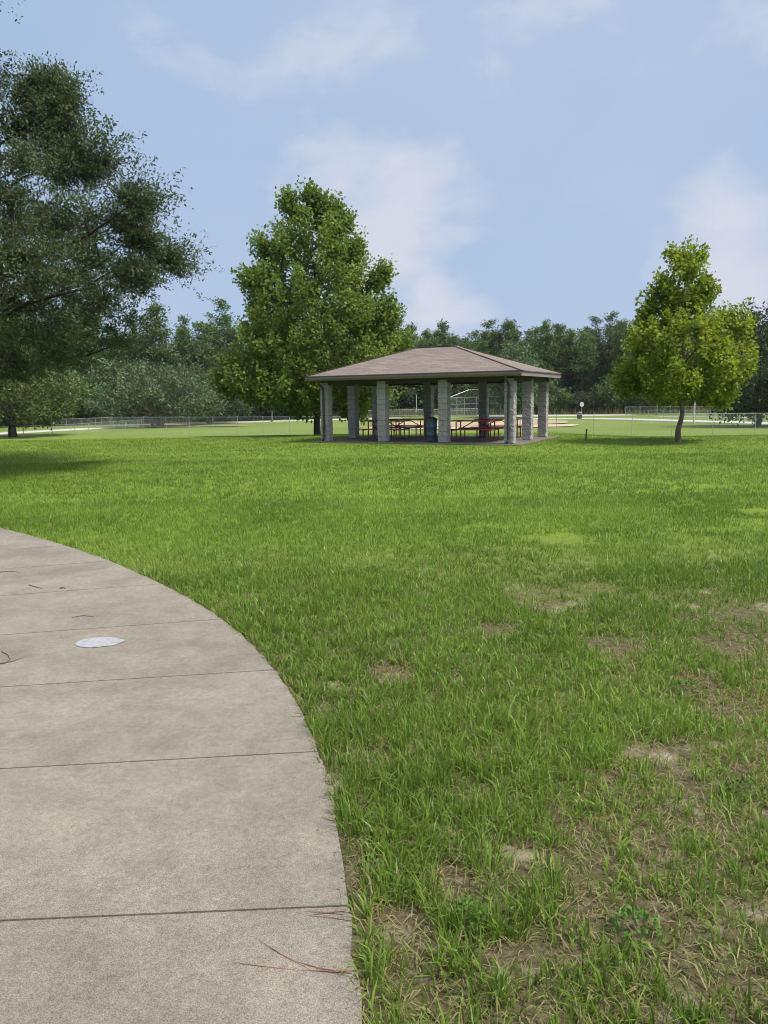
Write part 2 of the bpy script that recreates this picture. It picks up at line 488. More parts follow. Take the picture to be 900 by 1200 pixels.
# ---------------------------------------------------------------- grass, blade by blade
BARE = [(655, 632, .5), (640, 700, .5), (580, 740, .22), (645, 715, .2), (830, 570, .4), (885, 600, .4), (820, 805, .2), (850, 830, .3), (770, 885, .22), (685, 1022, .15), (505, 1180, .16), (480, 1115, .12),
        (795, 1130, .1), (620, 1010, .12), (560, 930, .1), (455, 790, .16), (530, 1030, .1), (415, 1000, .13), (418, 1020, .12), (413, 1055, .08), (470, 1095, .16), (540, 1050, .13), (690, 1075, .15), (600, 1130, .12), (760, 985, .16), (725, 760, .3), (860, 760, .3), (640, 1120, .1), (745, 1095, .1), (700, 690, .3), (880, 720, .35)]
BARE = [(G(a, b).x, G(a, b).y, r) for a, b, r in BARE]


def cover(x, y):
    """0..1 how dense the turf stands"""
    n = fbm(x, y, 0.55); n2 = fbm(x, y, 2.2, 20.0)
    # turf is thin and patchy to the right and close by, thick farther off and along the path
    rightness = sstep((x + 0.35 * (4 - y) - 0.6) / 2.2)
    nearness = 1 - sstep((y - 4.0) / 7.0)
    thin = 0.17 * nearness + 0.22 * rightness * (1 - sstep((y - 9) / 9.0)) + 0.16
    c = sstep((n * 0.6 + n2 * 0.4 - thin * 0.95 + 0.03) / 0.30)
    c = 0.38 + 0.62 * c
    for bx_, by_, br_ in BARE:
        d = np.hypot(x - bx_, (y - by_)) / br_
        c = c * (0.12 + 0.88 * sstep((d - 0.45 - 0.5 * (n - .5)) / 0.6))
    return c


def grass_band(y0, y1, dens, hmin, hmax, w, tuft, seg=2, spread=0.03, margin=1.2, mode=None):
    half = lambda y: 0.50 * (y + 0.9) + margin
    area_w = 2 * half(y1)
    n_t = int(area_w * (y1 - y0) * dens / tuft)
    x = RNG.uniform(-half(y1), half(y1), n_t); y = RNG.uniform(y0, y1, n_t)
    ok = (np.abs(x) < half(y)) & (path_side(x, y) > 0.012)
    x, y = x[ok], y[ok]
    cv = cover(x, y) if mode is None else np.full(len(x), .9); k = RNG.random(len(x)) < np.clip(cv, 0.03, 1); x, y, cv = x[k], y[k], cv[k]
    vig = RNG.random(len(x)) * 0.5 + 0.75
    X0 = np.repeat(x, tuft); Y0 = np.repeat(y, tuft); V = np.repeat(vig * (0.7 + 0.3 * cv), tuft); n = len(X0)
    rr = spread * np.sqrt(RNG.random(n)); th = RNG.random(n) * 6.283
    X0 = X0 + rr * np.cos(th); Y0 = Y0 + rr * np.sin(th)
    ok = path_side(X0, Y0) > 0.004; X0, Y0, V, th = X0[ok], Y0[ok], V[ok], th[ok]; n = len(X0)
    hgt = RNG.uniform(hmin, hmax, n) * V
    az = th + RNG.normal(0, 0.9, n); lean = np.abs(RNG.normal(0.45, 0.28, n))
    dead = RNG.random(n) < 0.10 + 0.10 * (1 - np.minimum(1, cover(X0, Y0)))
    if mode == 'dead': dead[:] = True
    lean = np.where(dead, RNG.uniform(0.9, 1.45, n), lean)
    dx, dy = np.cos(az), np.sin(az); sx, sy = -dy, dx
    # face the blade width at a random twist
    tw = RNG.random(n) * 3.14; wx = np.cos(tw); wy = np.sin(tw)
    ww = w * RNG.uniform(0.45, 1.7, n) * 0.5
    z0 = H(X0, Y0) - 0.004
    tone = fbm(X0, Y0, 1.3, 40.0); rnd = np.clip(0.45 * (tone - .5) * 2 + RNG.normal(0.45, 0.17, n), 0.0, 0.86)
    rnd = np.where(dead, RNG.uniform(0.9, 1.0, n), rnd)
    P = lambda t, l: np.stack([X0 + dx * hgt * np.sin(l) * t, Y0 + dy * hgt * np.sin(l) * t, z0 + hgt * np.cos(l) * t], 1)
    b = P(0, lean); m_ = P(0.55, lean * 0.75); tip = P(1.0, np.minimum(1.52, lean * 1.35))
    off = np.stack([wx * ww, wy * ww, np.zeros(n)], 1)
    base = np.arange(n)[:, None]
    if seg == 2:
        vs = np.stack([b - off * .8, b + off * .8, m_ + off, m_ - off, tip], 1).reshape(-1, 3)
        i0 = base * 5
        q = np.concatenate([i0, i0 + 1, i0 + 2, i0 + 3], 1); t = np.concatenate([i0 + 3, i0 + 2, i0 + 4], 1)
        return vs, [q, t], np.repeat(rnd, 5), np.tile([0, 0, .55, .55, 1.0], n)
    vs = np.stack([b - off, b + off, tip], 1).reshape(-1, 3); i0 = base * 3
    return vs, [np.concatenate([i0, i0 + 1, i0 + 2], 1)], np.repeat(rnd, 3), np.tile([0.1, 0.1, 1.0], n)


bands = [(1.3, 4.0, 9000, .045, .135, .0044, 9, 2, .032, 2.2), (1.3, 5.0, 2200, .03, .09, .0032, 3, 2, .05, 2.2, 'dead'), (4.0, 7.5, 5000, .045, .11, .0056, 8, 2, .035, 2.3), (7.5, 13.0, 2700, .04, .095, .0082, 7, 1, .05, 2.3),
         (13.0, 22.0, 850, .045, .095, .0115, 6, 1, .07, 2.4), (22.0, 36.0, 420, .035, .075, .015, 4, 1, .10, 2.6)]
VS, Q, T, RN, TP = [], [], [], [], []; off = 0
for b_ in bands:
    vs, fs, rn, tp = grass_band(*b_)
    for f_ in fs:
        (Q if f_.shape[1] == 4 else T).append(f_ + off)
    VS.append(vs); RN.append(rn); TP.append(tp); off += len(vs)
o = mesh_np('grass', np.concatenate(VS), [np.concatenate(Q), np.concatenate(T)], M_GRASS, attrs={'rnd': np.concatenate(RN), 'tipf': np.concatenate(TP)})
tag(o, 'short bright green grass growing beside the concrete path', 'grass', kind='stuff')
print('grass verts', off)

# ---------------------------------------------------------------- roads, infield on the lower field
def ribbon(name, pts, wid, mat, lift=0.05):
    """pts: list of (x,y[,w])"""
    P = np.array([p[:2] for p in pts]); P = smooth_poly(P, 120)
    T_ = np.gradient(P, axis=0); T_ /= np.linalg.norm(T_, axis=1)[:, None]; Nn = np.stack([-T_[:, 1], T_[:, 0]], 1)
    ww = np.array(wid) if np.ndim(wid) else np.full(len(P), wid)
    L_ = P + Nn * wid / 2; R_ = P - Nn * wid / 2
    zc = H(P[:, 0], P[:, 1]) + lift
    n = len(P)
    vs = np.concatenate([np.c_[L_, np.maximum(zc, H(L_[:, 0], L_[:, 1]) + lift)], np.c_[R_, np.maximum(zc, H(R_[:, 0], R_[:, 1]) + lift)],
                         np.c_[L_, H(L_[:, 0], L_[:, 1]) - .1], np.c_[R_, H(R_[:, 0], R_[:, 1]) - .1]])
    i = np.arange(n - 1)
    f = np.concatenate([np.stack([n + i, n + i + 1, i + 1, i], 1), np.stack([i, i + 1, 2 * n + i + 1, 2 * n + i], 1), np.stack([n + i + 1, n + i, 3 * n + i, 3 * n + i + 1], 1)])
    o = mesh_np(name, vs, f, mat); o['kind'] = 'structure'; return o


def L(px, py): return G(px, py, LOW)


rp = [L(-160, 518), L(0, 508.3), L(100, 503), L(200, 497.6), L(300, 494), L(400, 491.7), L(470, 490.6)]
ribbon('road', [(-75, 66)] + [tuple(p[:2]) for p in rp], 5.0, M_ROAD, 0.06)
rp = [L(560, 488.5), L(600, 487.9), L(660, 486.9), L(735, 485.6)]
ribbon('road', [tuple(p[:2]) for p in rp], 8.0, M_ROAD, 0.06)
rp = [L(560, 491.6), L(600, 491.3), L(680, 490.6), L(735, 491.8), L(800, 494.0), L(900, 497), L(980, 501)]
ribbon('road', [tuple(p[:2]) for p in rp], 5.0, M_ROAD, 0.06)
rp = [L(770, 488.6), L(830, 489.4), L(900, 491)]
ribbon('path', [tuple(p[:2]) for p in rp], 2.4, M_ROAD, 0.06)


def pool(name, ctr, rx, ry, mat, lift, rot=0.0, rough=.05):
    bm = bmesh.new(); vs = []
    for k in range(72):
        t = 2 * math.pi * k / 72; r = 1 + rough * math.sin(3 * t + 2) + rough * .6 * math.sin(8 * t)
        x, y = rx * math.cos(t) * r, ry * math.sin(t) * r
        x, y = x * math.cos(rot) - y * math.sin(rot) + ctr[0], x * math.sin(rot) + y * math.cos(rot) + ctr[1]
        vs.append(bm.verts.new((x, y, gz(x, y) + lift)))
    cvt = bm.verts.new((ctr[0], ctr[1], gz(*ctr) + lift))
    for k in range(72): bm.faces.new((vs[k], vs[(k + 1) % 72], cvt))
    o = obj_bm(name, bm, mat); o['kind'] = 'structure'


pool('infield_sand', (10.5, 96.5), 13.5, 7.0, M_SANDL, 0.08)
pool('infield_clay', (13.0, 109), 12.5, 12.0, M_SAND, 0.13)
pool('bare_ground', tuple(L(225, 500.5)[:2]), 7.0, 2.6, plain('bare_soil', (0.26, 0.23, 0.15), 1, var=.3, scale=.6), 0.10, rough=.15)

# ---------------------------------------------------------------- picnic pavilion
TH = 0.462; A_, B_, OV = 2.5, 2.21, 0.534
HE, ZR, LR = 2.39, 3.63, 0.836
PC = (2.13, 30.9, 0.0)
pav = thing('picnic_pavilion', 'open picnic pavilion with brown shingled hip roof on grey block columns', 'pavilion', PC, -TH)
U_, V_ = 1.5 * A_ + OV, B_ + OV
# shingles
sm, nt, p, _ = newmat('brown_shingles')
uvn = nt.nodes.new('ShaderNodeUVMap').outputs[0]
br = N(nt, 'ShaderNodeTexBrick', Scale=1.0); br.offset = 0.5
br.inputs['Brick Width'].default_value = 0.42; br.inputs['Row Height'].default_value = 0.18; br.inputs['Mortar Size'].default_value = 0.012; br.inputs['Bias'].default_value = 0.0
br.inputs['Color1'].default_value = (0.085, 0.066, 0.053, 1); br.inputs['Color2'].default_value = (0.17, 0.136, 0.112, 1); br.inputs['Mortar'].default_value = (0.06, 0.045, 0.04, 1)
nt.links.new(uvn, br.inputs['Vector'])
n_ = noise(nt, uvn, 1.3, 5, 0.6); n2_ = noise(nt, uvn, 60, 4, 0.7)
c = mix(nt, 0.18, br.outputs['Color'], ramp(nt, n_, [(0.3, (0.095, 0.075, 0.062)), (0.7, (0.145, 0.118, 0.10))]))
c = mix(nt, 0.3, c, ramp(nt, n2_, [(0.3, (0.12, .09, .08)), (0.7, (0.42, .36, .33))]))
nt.links.new(c, p.inputs['Base Color']); p.inputs['Roughness'].default_value = 0.95
bump(nt, p, br.outputs['Fac'], -0.012)
zt = HE + 0.15
corners = [(-U_, -V_), (U_, -V_), (U_, V_), (-U_, V_)]
bm = bmesh.new(); uvl = bm.loops.layers.uv.new('UVMap')
def rface(pts, ue):
    vs = [bm.verts.new(p_) for p_ in pts]; f = bm.faces.new(vs)
    o0 = Vector(pts[0]); ue = Vector(ue).normalized(); n = (Vector(pts[1]) - o0).cross(Vector(pts[2]) - o0).normalized(); ve = n.cross(ue)
    for l in f.loops:
        d = l.vert.co - o0; l[uvl].uv = (d.dot(ue), d.dot(ve))
RL, RR = (-LR, 0, ZR), (LR, 0, ZR)
C4 = [(x * 1.012, y * 1.015, zt) for x, y in corners]
rface([C4[0], C4[1], RR, RL], (1, 0, 0)); rface([C4[1], C4[2], RR], (0, 1, 0)); rface([C4[2], C4[3], RL, RR], (-1, 0, 0)); rface([C4[3], C4[0], RL], (0, -1, 0))
me = bpy.data.meshes.new('roof'); 
roof_bm = bm
bmesh.ops.remove_doubles(bm, verts=bm.verts, dist=1e-4)
# give the roof deck a thickness
bmesh.ops.recalc_face_normals(bm, faces=bm.faces)
r = bmesh.ops.extrude_face_region(bm, geom=list(bm.faces))
bmesh.ops.translate(bm, verts=[g for g in r['geom'] if isinstance(g, bmesh.types.BMVert)], vec=(0, 0, 0.035))
roof = obj_bm('roof', bm, sm, pav)
# hip and ridge caps as a child of the roof
bm = bmesh.new()
for a, b in [(C4[0], RL), (C4[3], RL), (C4[1], RR), (C4[2], RR), (RL, RR)]:
    a, b = Vector(a), Vector(b); d = b - a; n = int(d.length / 0.2); q = d.to_track_quat('X', 'Z').to_matrix().to_4x4()
    for k in range(n):
        c0 = a + d * ((k + .5) / n) + Vector((0, 0, 0.043 + 0.004 * (k % 2)))
        bx(bm, c0, (0.225, 0.15, 0.01), rot=q)
obj_bm('ridge_cap', bm, plain('ridge_shingles', (0.17, 0.125, 0.11), 0.95, var=.3, scale=4), roof)
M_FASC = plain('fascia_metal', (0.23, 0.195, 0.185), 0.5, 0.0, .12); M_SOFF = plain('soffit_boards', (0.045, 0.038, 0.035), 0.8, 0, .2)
bm = bmesh.new(); zc = HE + 0.075
t_ = 0.03
bx(bm, (0, -V_, zc), (2 * U_ + t_, t_, .15)); bx(bm, (0, V_, zc), (2 * U_ + t_, t_, .15)); bx(bm, (-U_, 0, zc), (t_, 2 * V_ - t_, .148)); bx(bm, (U_, 0, zc), (t_, 2 * V_ - t_, .148))
obj_bm('fascia', bm, M_FASC, pav)
# gutter: an open K-shaped channel hung on the fascia, front and back
for sgn in (-1, 1):
    bm = bmesh.new(); prof = [(0, .11), (0, 0.0), (.07, 0.0), (.11, .06), (.11, .115), (.095, .115), (.095, .065), (.062, .012), (.012, .012), (.012, .11)]
    a = [bm.verts.new((-U_ - .02, sgn * (V_ + t_ / 2 + .002 + y), HE + .02 + z)) for y, z in prof]; b = [bm.verts.new((U_ + .02, sgn * (V_ + t_ / 2 + .002 + y), HE + .02 + z)) for y, z in prof]
    n = len(prof)
    for k in range(n): bm.faces.new((a[k], a[(k + 1) % n], b[(k + 1) % n], b[k]))
    bm.faces.new(a); bm.faces.new(b[::-1])
    obj_bm('gutter', bm, plain('gutter_metal', (0.17, 0.145, 0.135), 0.4, 0.0, .1), pav)
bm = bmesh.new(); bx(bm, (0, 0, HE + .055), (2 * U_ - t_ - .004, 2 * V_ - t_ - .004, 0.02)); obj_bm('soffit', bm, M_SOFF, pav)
bm = bmesh.new()
for y in (-B_, B_): bx(bm, (0, y, HE - 0.06), (3 * A_ + .42, .26, .2))
for x in (-1.5 * A_, 1.5 * A_): bx(bm, (x, 0, HE - 0.062), (.26, 2 * B_ - .262, .196))
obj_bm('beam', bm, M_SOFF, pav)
# slab
bm = bmesh.new(); bx(bm, (0, 0, -0.01), (2 * (1.5 * A_ + .5), 2 * (B_ + .5), 0.11), bevel=.012); obj_bm('slab', bm, M_SLAB, pav)
# split face block columns
bmat, nt, p, _ = newmat('split_face_block')
v = coords(nt)
n0 = noise(nt, v, 2.2, 4, 0.6); n1_ = noise(nt, v, 26, 6, 0.75)
c = ramp(nt, n0, [(0.3, (0.28, 0.262, 0.262)), (0.7, (0.38, 0.36, 0.36))]); c = mix(nt, 0.5, c, ramp(nt, n1_, [(0.3, (0.2, .19, .19)), (0.55, (0.42, .40, .40)), (0.72, (0.6, .58, .58))]))
nt.links.new(c, p.inputs['Base Color']); p.inputs['Roughness'].default_value = 0.95; bump(nt, p, n1_, 0.02)
M_MORT = plain('mortar', (0.20, 0.185, 0.175), 0.95)
def column_mesh():
    bm = bmesh.new(); h = 0.2; w = 0.345; z = 0.06; k = 0
    while z < HE - 0.06:
        hh = min(h, HE - .06 - z)
        for s in (-1, 1):
            c0 = (s * w / 4, 0) if k % 2 else (0, s * w / 4); sz = (w / 2 - .008, w) if k % 2 else (w, w / 2 - .008)
            r = bmesh.ops.create_cube(bm, size=1, matrix=Matrix.Translation((c0[0], c0[1], z + hh / 2)) @ Matrix.Diagonal((sz[0], sz[1], hh - .012, 1)))
            es = list({e for v_ in r['verts'] for e in v_.link_edges})
            bmesh.ops.subdivide_edges(bm, edges=es, cuts=3, use_grid_fill=True)
        z += h; k += 1
    for v_ in bm.verts:
        v_.co += Vector((random.uniform(-1, 1), random.uniform(-1, 1), random.uniform(-.2, .2))) * 0.011
    return bm
cm = None; k = 0
for (u, v_) in [(-1.5, -1), (-.5, -1), (.5, -1), (1.5, -1), (-1.5, 0), (1.5, 0), (-1.5, 1), (-.5, 1), (.5, 1), (1.5, 1)]:
    if cm is None:
        cm = obj_bm('column', column_mesh(), bmat, pav); col = cm
        mo = bmesh.new(); bx(mo, (0, 0, (HE - .06) / 2 + .03), (.315, .315, HE - .12)); mort = obj_bm('mortar_core', mo, M_MORT, cm)
    else:
        col = cm.copy(); link(col, pav); m2 = mort.copy(); link(m2, col)
        col.rotation_euler = (0, 0, math.pi / 2 * (k % 4))
    col.location = (u * A_, v_ * B_, 0); k += 1
# downspouts at the front corners
M_DOWN = plain('dark_downspout', (0.045, 0.042, 0.045), 0.5, 0, .2)
for s in (-1, 1):
    bm = bmesh.new(); x = s * 1.5 * A_ 
    yf = -B_ - .175 - .05
    tube(bm, [(x, -V_ - .06, HE + .03), (x, -V_ - .06, HE - .05), (x, -V_ + .02, HE - .12), (x, yf - .04, HE - .26), (x, yf, HE - .34), (x, yf, .16), (x, yf - .10, .10)], .045, 8)
    for z in (.6, 1.7): bx(bm, (x, yf + .02, z), (.15, .07, .03))
    obj_bm('downspout', bm, M_DOWN, pav)


def in_pav(u, v_, z=0.06):
    return Vector((PC[0] + u * math.cos(TH) + v_ * math.sin(TH), PC[1] - u * math.sin(TH) + v_ * math.cos(TH), z))


# ---------------------------------------------------------------- picnic tables
M_RED = plain('dark_red_coating', (0.40, 0.035, 0.04), 0.45, 0, .2)
M_REDF = plain('red_brown_frame', (0.20, 0.032, 0.032), 0.4, 0, .2)
def picnic_table(loc, rz, label):
    t = thing('picnic_table', label, 'picnic table', loc, rz, 'red picnic tables under the pavilion')
    bm = bmesh.new()
    for k in range(5): bx(bm, (0, -.3 + .15 * k, .745), (1.83, .142, .04), bevel=.008)
    for x in (-.6, 0, .6): bx(bm, (x, 0, .715), (.05, .7, .018))
    obj_bm('tabletop', bm, M_RED, t)
    for s in (-1, 1):
        bm = bmesh.new()
        for k in range(2): bx(bm, (0, s * (.62 + .075 + (k - .5) * .145) , .44), (1.83, .138, .04), bevel=.008)
        obj_bm('seat', bm, M_RED, t)
        # each end: upright legs under top, legs under benches
    for e in (-1, 1):
        for y in (-.24, .24):
            bm = bmesh.new(); tube(bm, [(e * .68, y, .70), (e * .68, y, .03), (e * .74, y * 1.3, .0)], .026); obj_bm('leg', bm, M_REDF, t)
        for y in (-.7, .7):
            bm = bmesh.new(); tube(bm, [(e * .68, y, .42), (e * .68, y, 0)], .026); obj_bm('leg', bm, M_REDF, t)
        bm = bmesh.new(); tube(bm, [(e * .68, -.76, .405), (e * .68, .76, .405)], .022); tube(bm, [(e * .66, 0, .405), (e * .1, 0, .70)], .018); obj_bm('brace', bm, M_REDF, t)
    return t


picnic_table(in_pav(-1.75, -.95), -TH, 'dark red picnic table by the two leftmost front columns, nearer of the left pair')
picnic_table(in_pav(-1.75, 1.15), -TH, 'dark red picnic table behind another one, left of the blue-grey bin')
picnic_table(in_pav(2.0, -.95), -TH, 'dark red picnic table just right of the bin, nearer of the right pair')
picnic_table(in_pav(2.25, 1.15), -TH, 'dark red picnic table at the right back, before a shaded column')

# bin beside the middle column
BP = G(508.5, 517.5, 0.06)
bp = in_pav(.66, -2.02)
bint = thing('trash_can', 'blue-grey ribbed barrel bin with a dark lid beside a pavilion column', 'trash can', bp); bint.scale = (.82, .82, .95)
bm = bmesh.new(); lathe(bm, [(.0001, 0), (.215, 0), (.23, .03), (.235, .25), (.25, .27), (.25, .30), (.237, .32), (.245, .55), (.262, .57), (.262, .60), (.247, .62), (.255, .80), (.27, .82), (.27, .845), (.0001, .845)], 28)
obj_bm('barrel', bm, plain('blue_grey_plastic', (0.055, 0.085, 0.12), 0.5, 0, .2), bint, True)
bm = bmesh.new(); lathe(bm, [(.0001, .846), (.275, .846), (.28, .87), (.22, .93), (.10, .965), (.0001, .97)], 28)
obj_bm('lid', bm, plain('dark_lid', (0.03, 0.035, 0.045), 0.5), bint, True)

# ---------------------------------------------------------------- trees
def limb(segs, p0, p1, r0, r1, n=4, wob=0.08, sag=0.0):
    p0, p1 = np.array(p0, float), np.array(p1, float); L_ = np.linalg.norm(p1 - p0)
    t = np.linspace(0, 1, n + 1)[:, None]; P = p0 + (p1 - p0) * t
    P[1:-1] += RNG.normal(0, wob * L_ / n, (n - 1, 3)); P[:, 2] += sag * L_ * (t[:, 0] * (1 - t[:, 0])) * 2
    segs.append((P, np.linspace(r0, r1, n + 1)))
    return P


def build_limbs(name, segs, mat, parent, seg=6):
    V, Fq = [], []; off = 0
    for P, rad in segs:
        n = len(P); T_ = np.gradient(P, axis=0); T_ /= np.linalg.norm(T_, axis=1)[:, None] + 1e-9
        ref = np.array([0, 0, 1.0]) if abs(T_[0, 2]) < .8 else np.array([1.0, 0, 0])
        A = np.cross(T_, ref); A /= np.linalg.norm(A, axis=1)[:, None] + 1e-9; Bv = np.cross(T_, A)
        a = np.arange(seg) * 2 * np.pi / seg
        ring = P[:, None, :] + rad[:, None, None] * (A[:, None, :] * np.cos(a)[None, :, None] + Bv[:, None, :] * np.sin(a)[None, :, None])
        V.append(ring.reshape(-1, 3))
        i = np.arange(n - 1)[:, None] * seg; k = np.arange(seg)[None, :]
        q = np.stack([i + k, i + (k + 1) % seg, i + seg + (k + 1) % seg, i + seg + k], -1).reshape(-1, 4) + off
        Fq.append(q); off += n * seg
    return mesh_np(name, np.concatenate(V), np.concatenate(Fq), mat, parent, smooth=True)


def leaves(name, C, size, mat, parent, tone, aspect=0.6, up=0.35, outc=None):
    """C: leaf base points; kite shaped folded leaves"""
    n = len(C); d = RNG.normal(0, 1, (n, 3)); d[:, 2] += 0.0
    if outc is not None:
        o_ = C - outc; o_ /= np.linalg.norm(o_, axis=1)[:, None] + 1e-6; d += o_ * 0.8
    d /= np.linalg.norm(d, axis=1)[:, None]
    nn_ = RNG.normal(0, 1, (n, 3)); nn_[:, 2] += up * 3
    s = np.cross(d, nn_); s /= np.linalg.norm(s, axis=1)[:, None] + 1e-6
    nrm = np.cross(s, d)
    L_ = (size * RNG.uniform(.6, 1.35, n))[:, None]
    b = C; tip = C + d * L_; m_ = C + d * L_ * .45 - nrm * L_ * .08
    l = m_ + s * L_ * aspect * .5 + nrm * L_ * .10; r = m_ - s * L_ * aspect * .5 + nrm * L_ * .10
    vs = np.stack([b, l, tip, r], 1).reshape(-1, 3)
    q = np.arange(n)[:, None] * 4 + np.arange(4)[None]
    rn = np.clip(tone + RNG.normal(0, .17, n), 0, 1)
    return mesh_np(name, vs, q, mat, parent, attrs={'rnd': np.repeat(rn, 4)})


def crown_tree(name, label, cat, loc, prof, n_clump, per, csize, lsize, mleaf, mbark, trunk_r, trunk_h, vert=0.8, lean=(0, 0), asym=0.12, surf=0.6, group=None, nlimb=14, upb=.55, aspect=.6, multi=1, rmin=0.0, fold=.35, flat=1.0, branch_r=.012, extra=(), twigs=0):
    """prof: [(z, radius)] envelope; clumps of leaves borne on limbs"""
    t = thing(name, label, cat, loc, 0, group)
    zs = np.array([p[0] for p in prof]); rs = np.array([p[1] for p in prof]); top = zs[-1]
    zz = np.linspace(zs[0], top, 200); wt = np.interp(zz, zs, rs) + .15; cdf = np.cumsum(wt ** 1.5); cdf /= cdf[-1]
    cz = np.interp(RNG.random(n_clump), cdf, zz); ca = RNG.random(n_clump) * 2 * np.pi
    ph = RNG.random(4) * 6.28
    lob = 1 + asym * (np.sin(2 * ca + ph[0] + cz * .6) + .7 * np.sin(5 * ca + ph[1] - cz * 1.3) + .6 * np.sin(cz * 3 + ph[2] + 3 * ca))
    rr = np.interp(cz, zs, rs) * lob * np.maximum(RNG.random(n_clump) ** (1 / (2 + 2 * surf)), rmin)
    C = np.stack([rr * np.cos(ca) + lean[0] * cz, rr * np.sin(ca) + lean[1] * cz, cz], 1)
    if len(extra):
        ex = []
        for x_, z_, r_ in extra:
            k_ = max(4, int(n_clump * .022 * r_ / csize)); o_ = RNG.normal(0, 1, (k_, 3)); o_ /= np.linalg.norm(o_, axis=1)[:, None]
            ex.append(np.array([x_, -.25 * abs(x_) * RNG.uniform(-1, 1), z_]) + o_ * r_ * .8 * np.array([1, 1, 1.2]))
        C = np.concatenate([C] + ex); n_clump = len(C); rr = np.hypot(C[:, 0], C[:, 1])
    # trunk(s)
    segs = []; trunks = []
    for k in range(multi):
        a = k * 2 * np.pi / max(1, multi) + .5; sp = 0 if multi == 1 else trunk_r * 1.0
        e = np.array([lean[0] * top + (np.cos(a) * top * .28 if multi > 1 else 0), lean[1] * top + (np.sin(a) * top * .28 if multi > 1 else 0), top * (.93 if multi == 1 else .7)])
        P = limb(segs, (np.cos(a) * sp, np.sin(a) * sp, -.15), e, trunk_r / math.sqrt(multi), trunk_r * .08, 12, .10)
        segs[-1][1][:] = trunk_r / math.sqrt(multi) * np.array([1.25, 1.0] + [max(.06, 1 - (q / 12) * 1.0) for q in range(2, 13)])
        trunks.append(P)
    TP_ = np.concatenate(trunks)
    prim = []
    ids = RNG.choice(n_clump, min(nlimb * 3, n_clump), replace=False); tips = []
    for i in ids:
        if all(np.linalg.norm(C[i] - q) > csize * 1.3 for q in tips) and len(tips) < nlimb: tips.append(C[i])
    for q in tips:
        rad = np.hypot(q[0] - lean[0] * q[2], q[1] - lean[1] * q[2]); zb = max(trunk_h, q[2] - rad * upb - .2)
        j = np.argmin(np.abs(TP_[:, 2] - zb) + .3 * np.linalg.norm(TP_[:, :2] - q[:2], axis=1)); b = TP_[j]
        P = limb(segs, b, q, trunk_r * (.18 + .28 * (1 - zb / top)), .012, 6, .16, -.05)
        prim.append(P)
    PP = np.concatenate(prim + [TP_[TP_[:, 2] > trunk_h]])
    for c0 in C:
        d = np.linalg.norm(PP - c0, axis=1) + .5 * np.maximum(0, PP[:, 2] - c0[2] + .1)
        b = PP[np.argmin(d)]
        if np.linalg.norm(b - c0) > .15: limb(segs, b, c0 + np.array([0, 0, csize * .5]), branch_r * 1.6, branch_r * .4, 3, .16)
    build_limbs('trunk', segs, mbark, t)
    cs = csize * RNG.uniform(.6, 1.35, n_clump)
    n = n_clump * per
    ci = np.repeat(np.arange(n_clump), per)
    offs = RNG.normal(0, 1, (n, 3)); offs /= np.linalg.norm(offs, axis=1)[:, None]; offs *= (RNG.random(n) ** .45)[:, None]
    if twigs:
        tid = RNG.integers(0, twigs, n); td = RNG.normal(0, 1, (n_clump, twigs, 3)); td[..., 2] = td[..., 2] * .6 + .25
        o2 = C / (np.linalg.norm(C, axis=1)[:, None] + 1e-6); td += o2[:, None, :] * .7
        td /= np.linalg.norm(td, axis=2)[..., None]; tl_ = RNG.uniform(.5, 1.5, (n_clump, twigs))
        tt = RNG.random(n) ** .8
        offs = td[ci, tid] * (tt * tl_[ci, tid])[:, None] + RNG.normal(0, .075, (n, 3)); offs[:, 2] -= .22 * tt ** 2
    # clump elongated along its outward-up shoot
    out = C - np.stack([lean[0] * C[:, 2], lean[1] * C[:, 2], np.maximum(trunk_h, C[:, 2] - .6 * rr)], 1); out /= np.linalg.norm(out, axis=1)[:, None] + 1e-6
    out[:, 2] += vert; out /= np.linalg.norm(out, axis=1)[:, None]
    along = (offs * out[ci]).sum(1)[:, None]
    if not twigs: offs = offs + out[ci] * along * 0.75
    offs[:, 2] *= flat
    Lp = C[ci] + offs * cs[ci][:, None]
    ctone = np.clip(.45 + RNG.normal(0, .17, n_clump), .08, .92)
    leaves('crown', Lp, lsize, mleaf, t, ctone[ci], aspect, fold, C[ci])
    return t


# the big oak, trunk outside the picture on the left
RNG = np.random.default_rng(411)
crown_tree('oak_tree', 'large dark green oak tree overhanging the lawn at the left edge', 'tree', (-12.8, 19.2, 0),
           [(2.4, 5.0), (3.0, 6.2), (4.0, 6.8), (5.2, 6.7), (6.2, 6.2), (7.4, 5.3), (8.6, 4.4), (9.4, 3.4), (10.2, 2.0), (12.2, 1.3), (13.2, .4)],
           1200, 300, .68, .085, M_OAK, M_BARKD, .29, 2.4, vert=.1, asym=.08, surf=.9, nlimb=60, upb=.5, aspect=.42, flat=.85, rmin=.3, branch_r=.009, twigs=14,
           extra=[(4.7, 9.2, .45), (4.9, 8.8, .5), (3.2, 9.4, .6), (4.3, 8.6, .6), (5.1, 8.0, .6), (6.0, 7.3, .5), (3.7, 10.9, .28), (3.3, 11.6, .35), (6.9, 5.4, .4), (6.9, 4.5, .4), (6.6, 6.1, .45), (7.3, 6.2, .35), (7.5, 5.2, .35)])

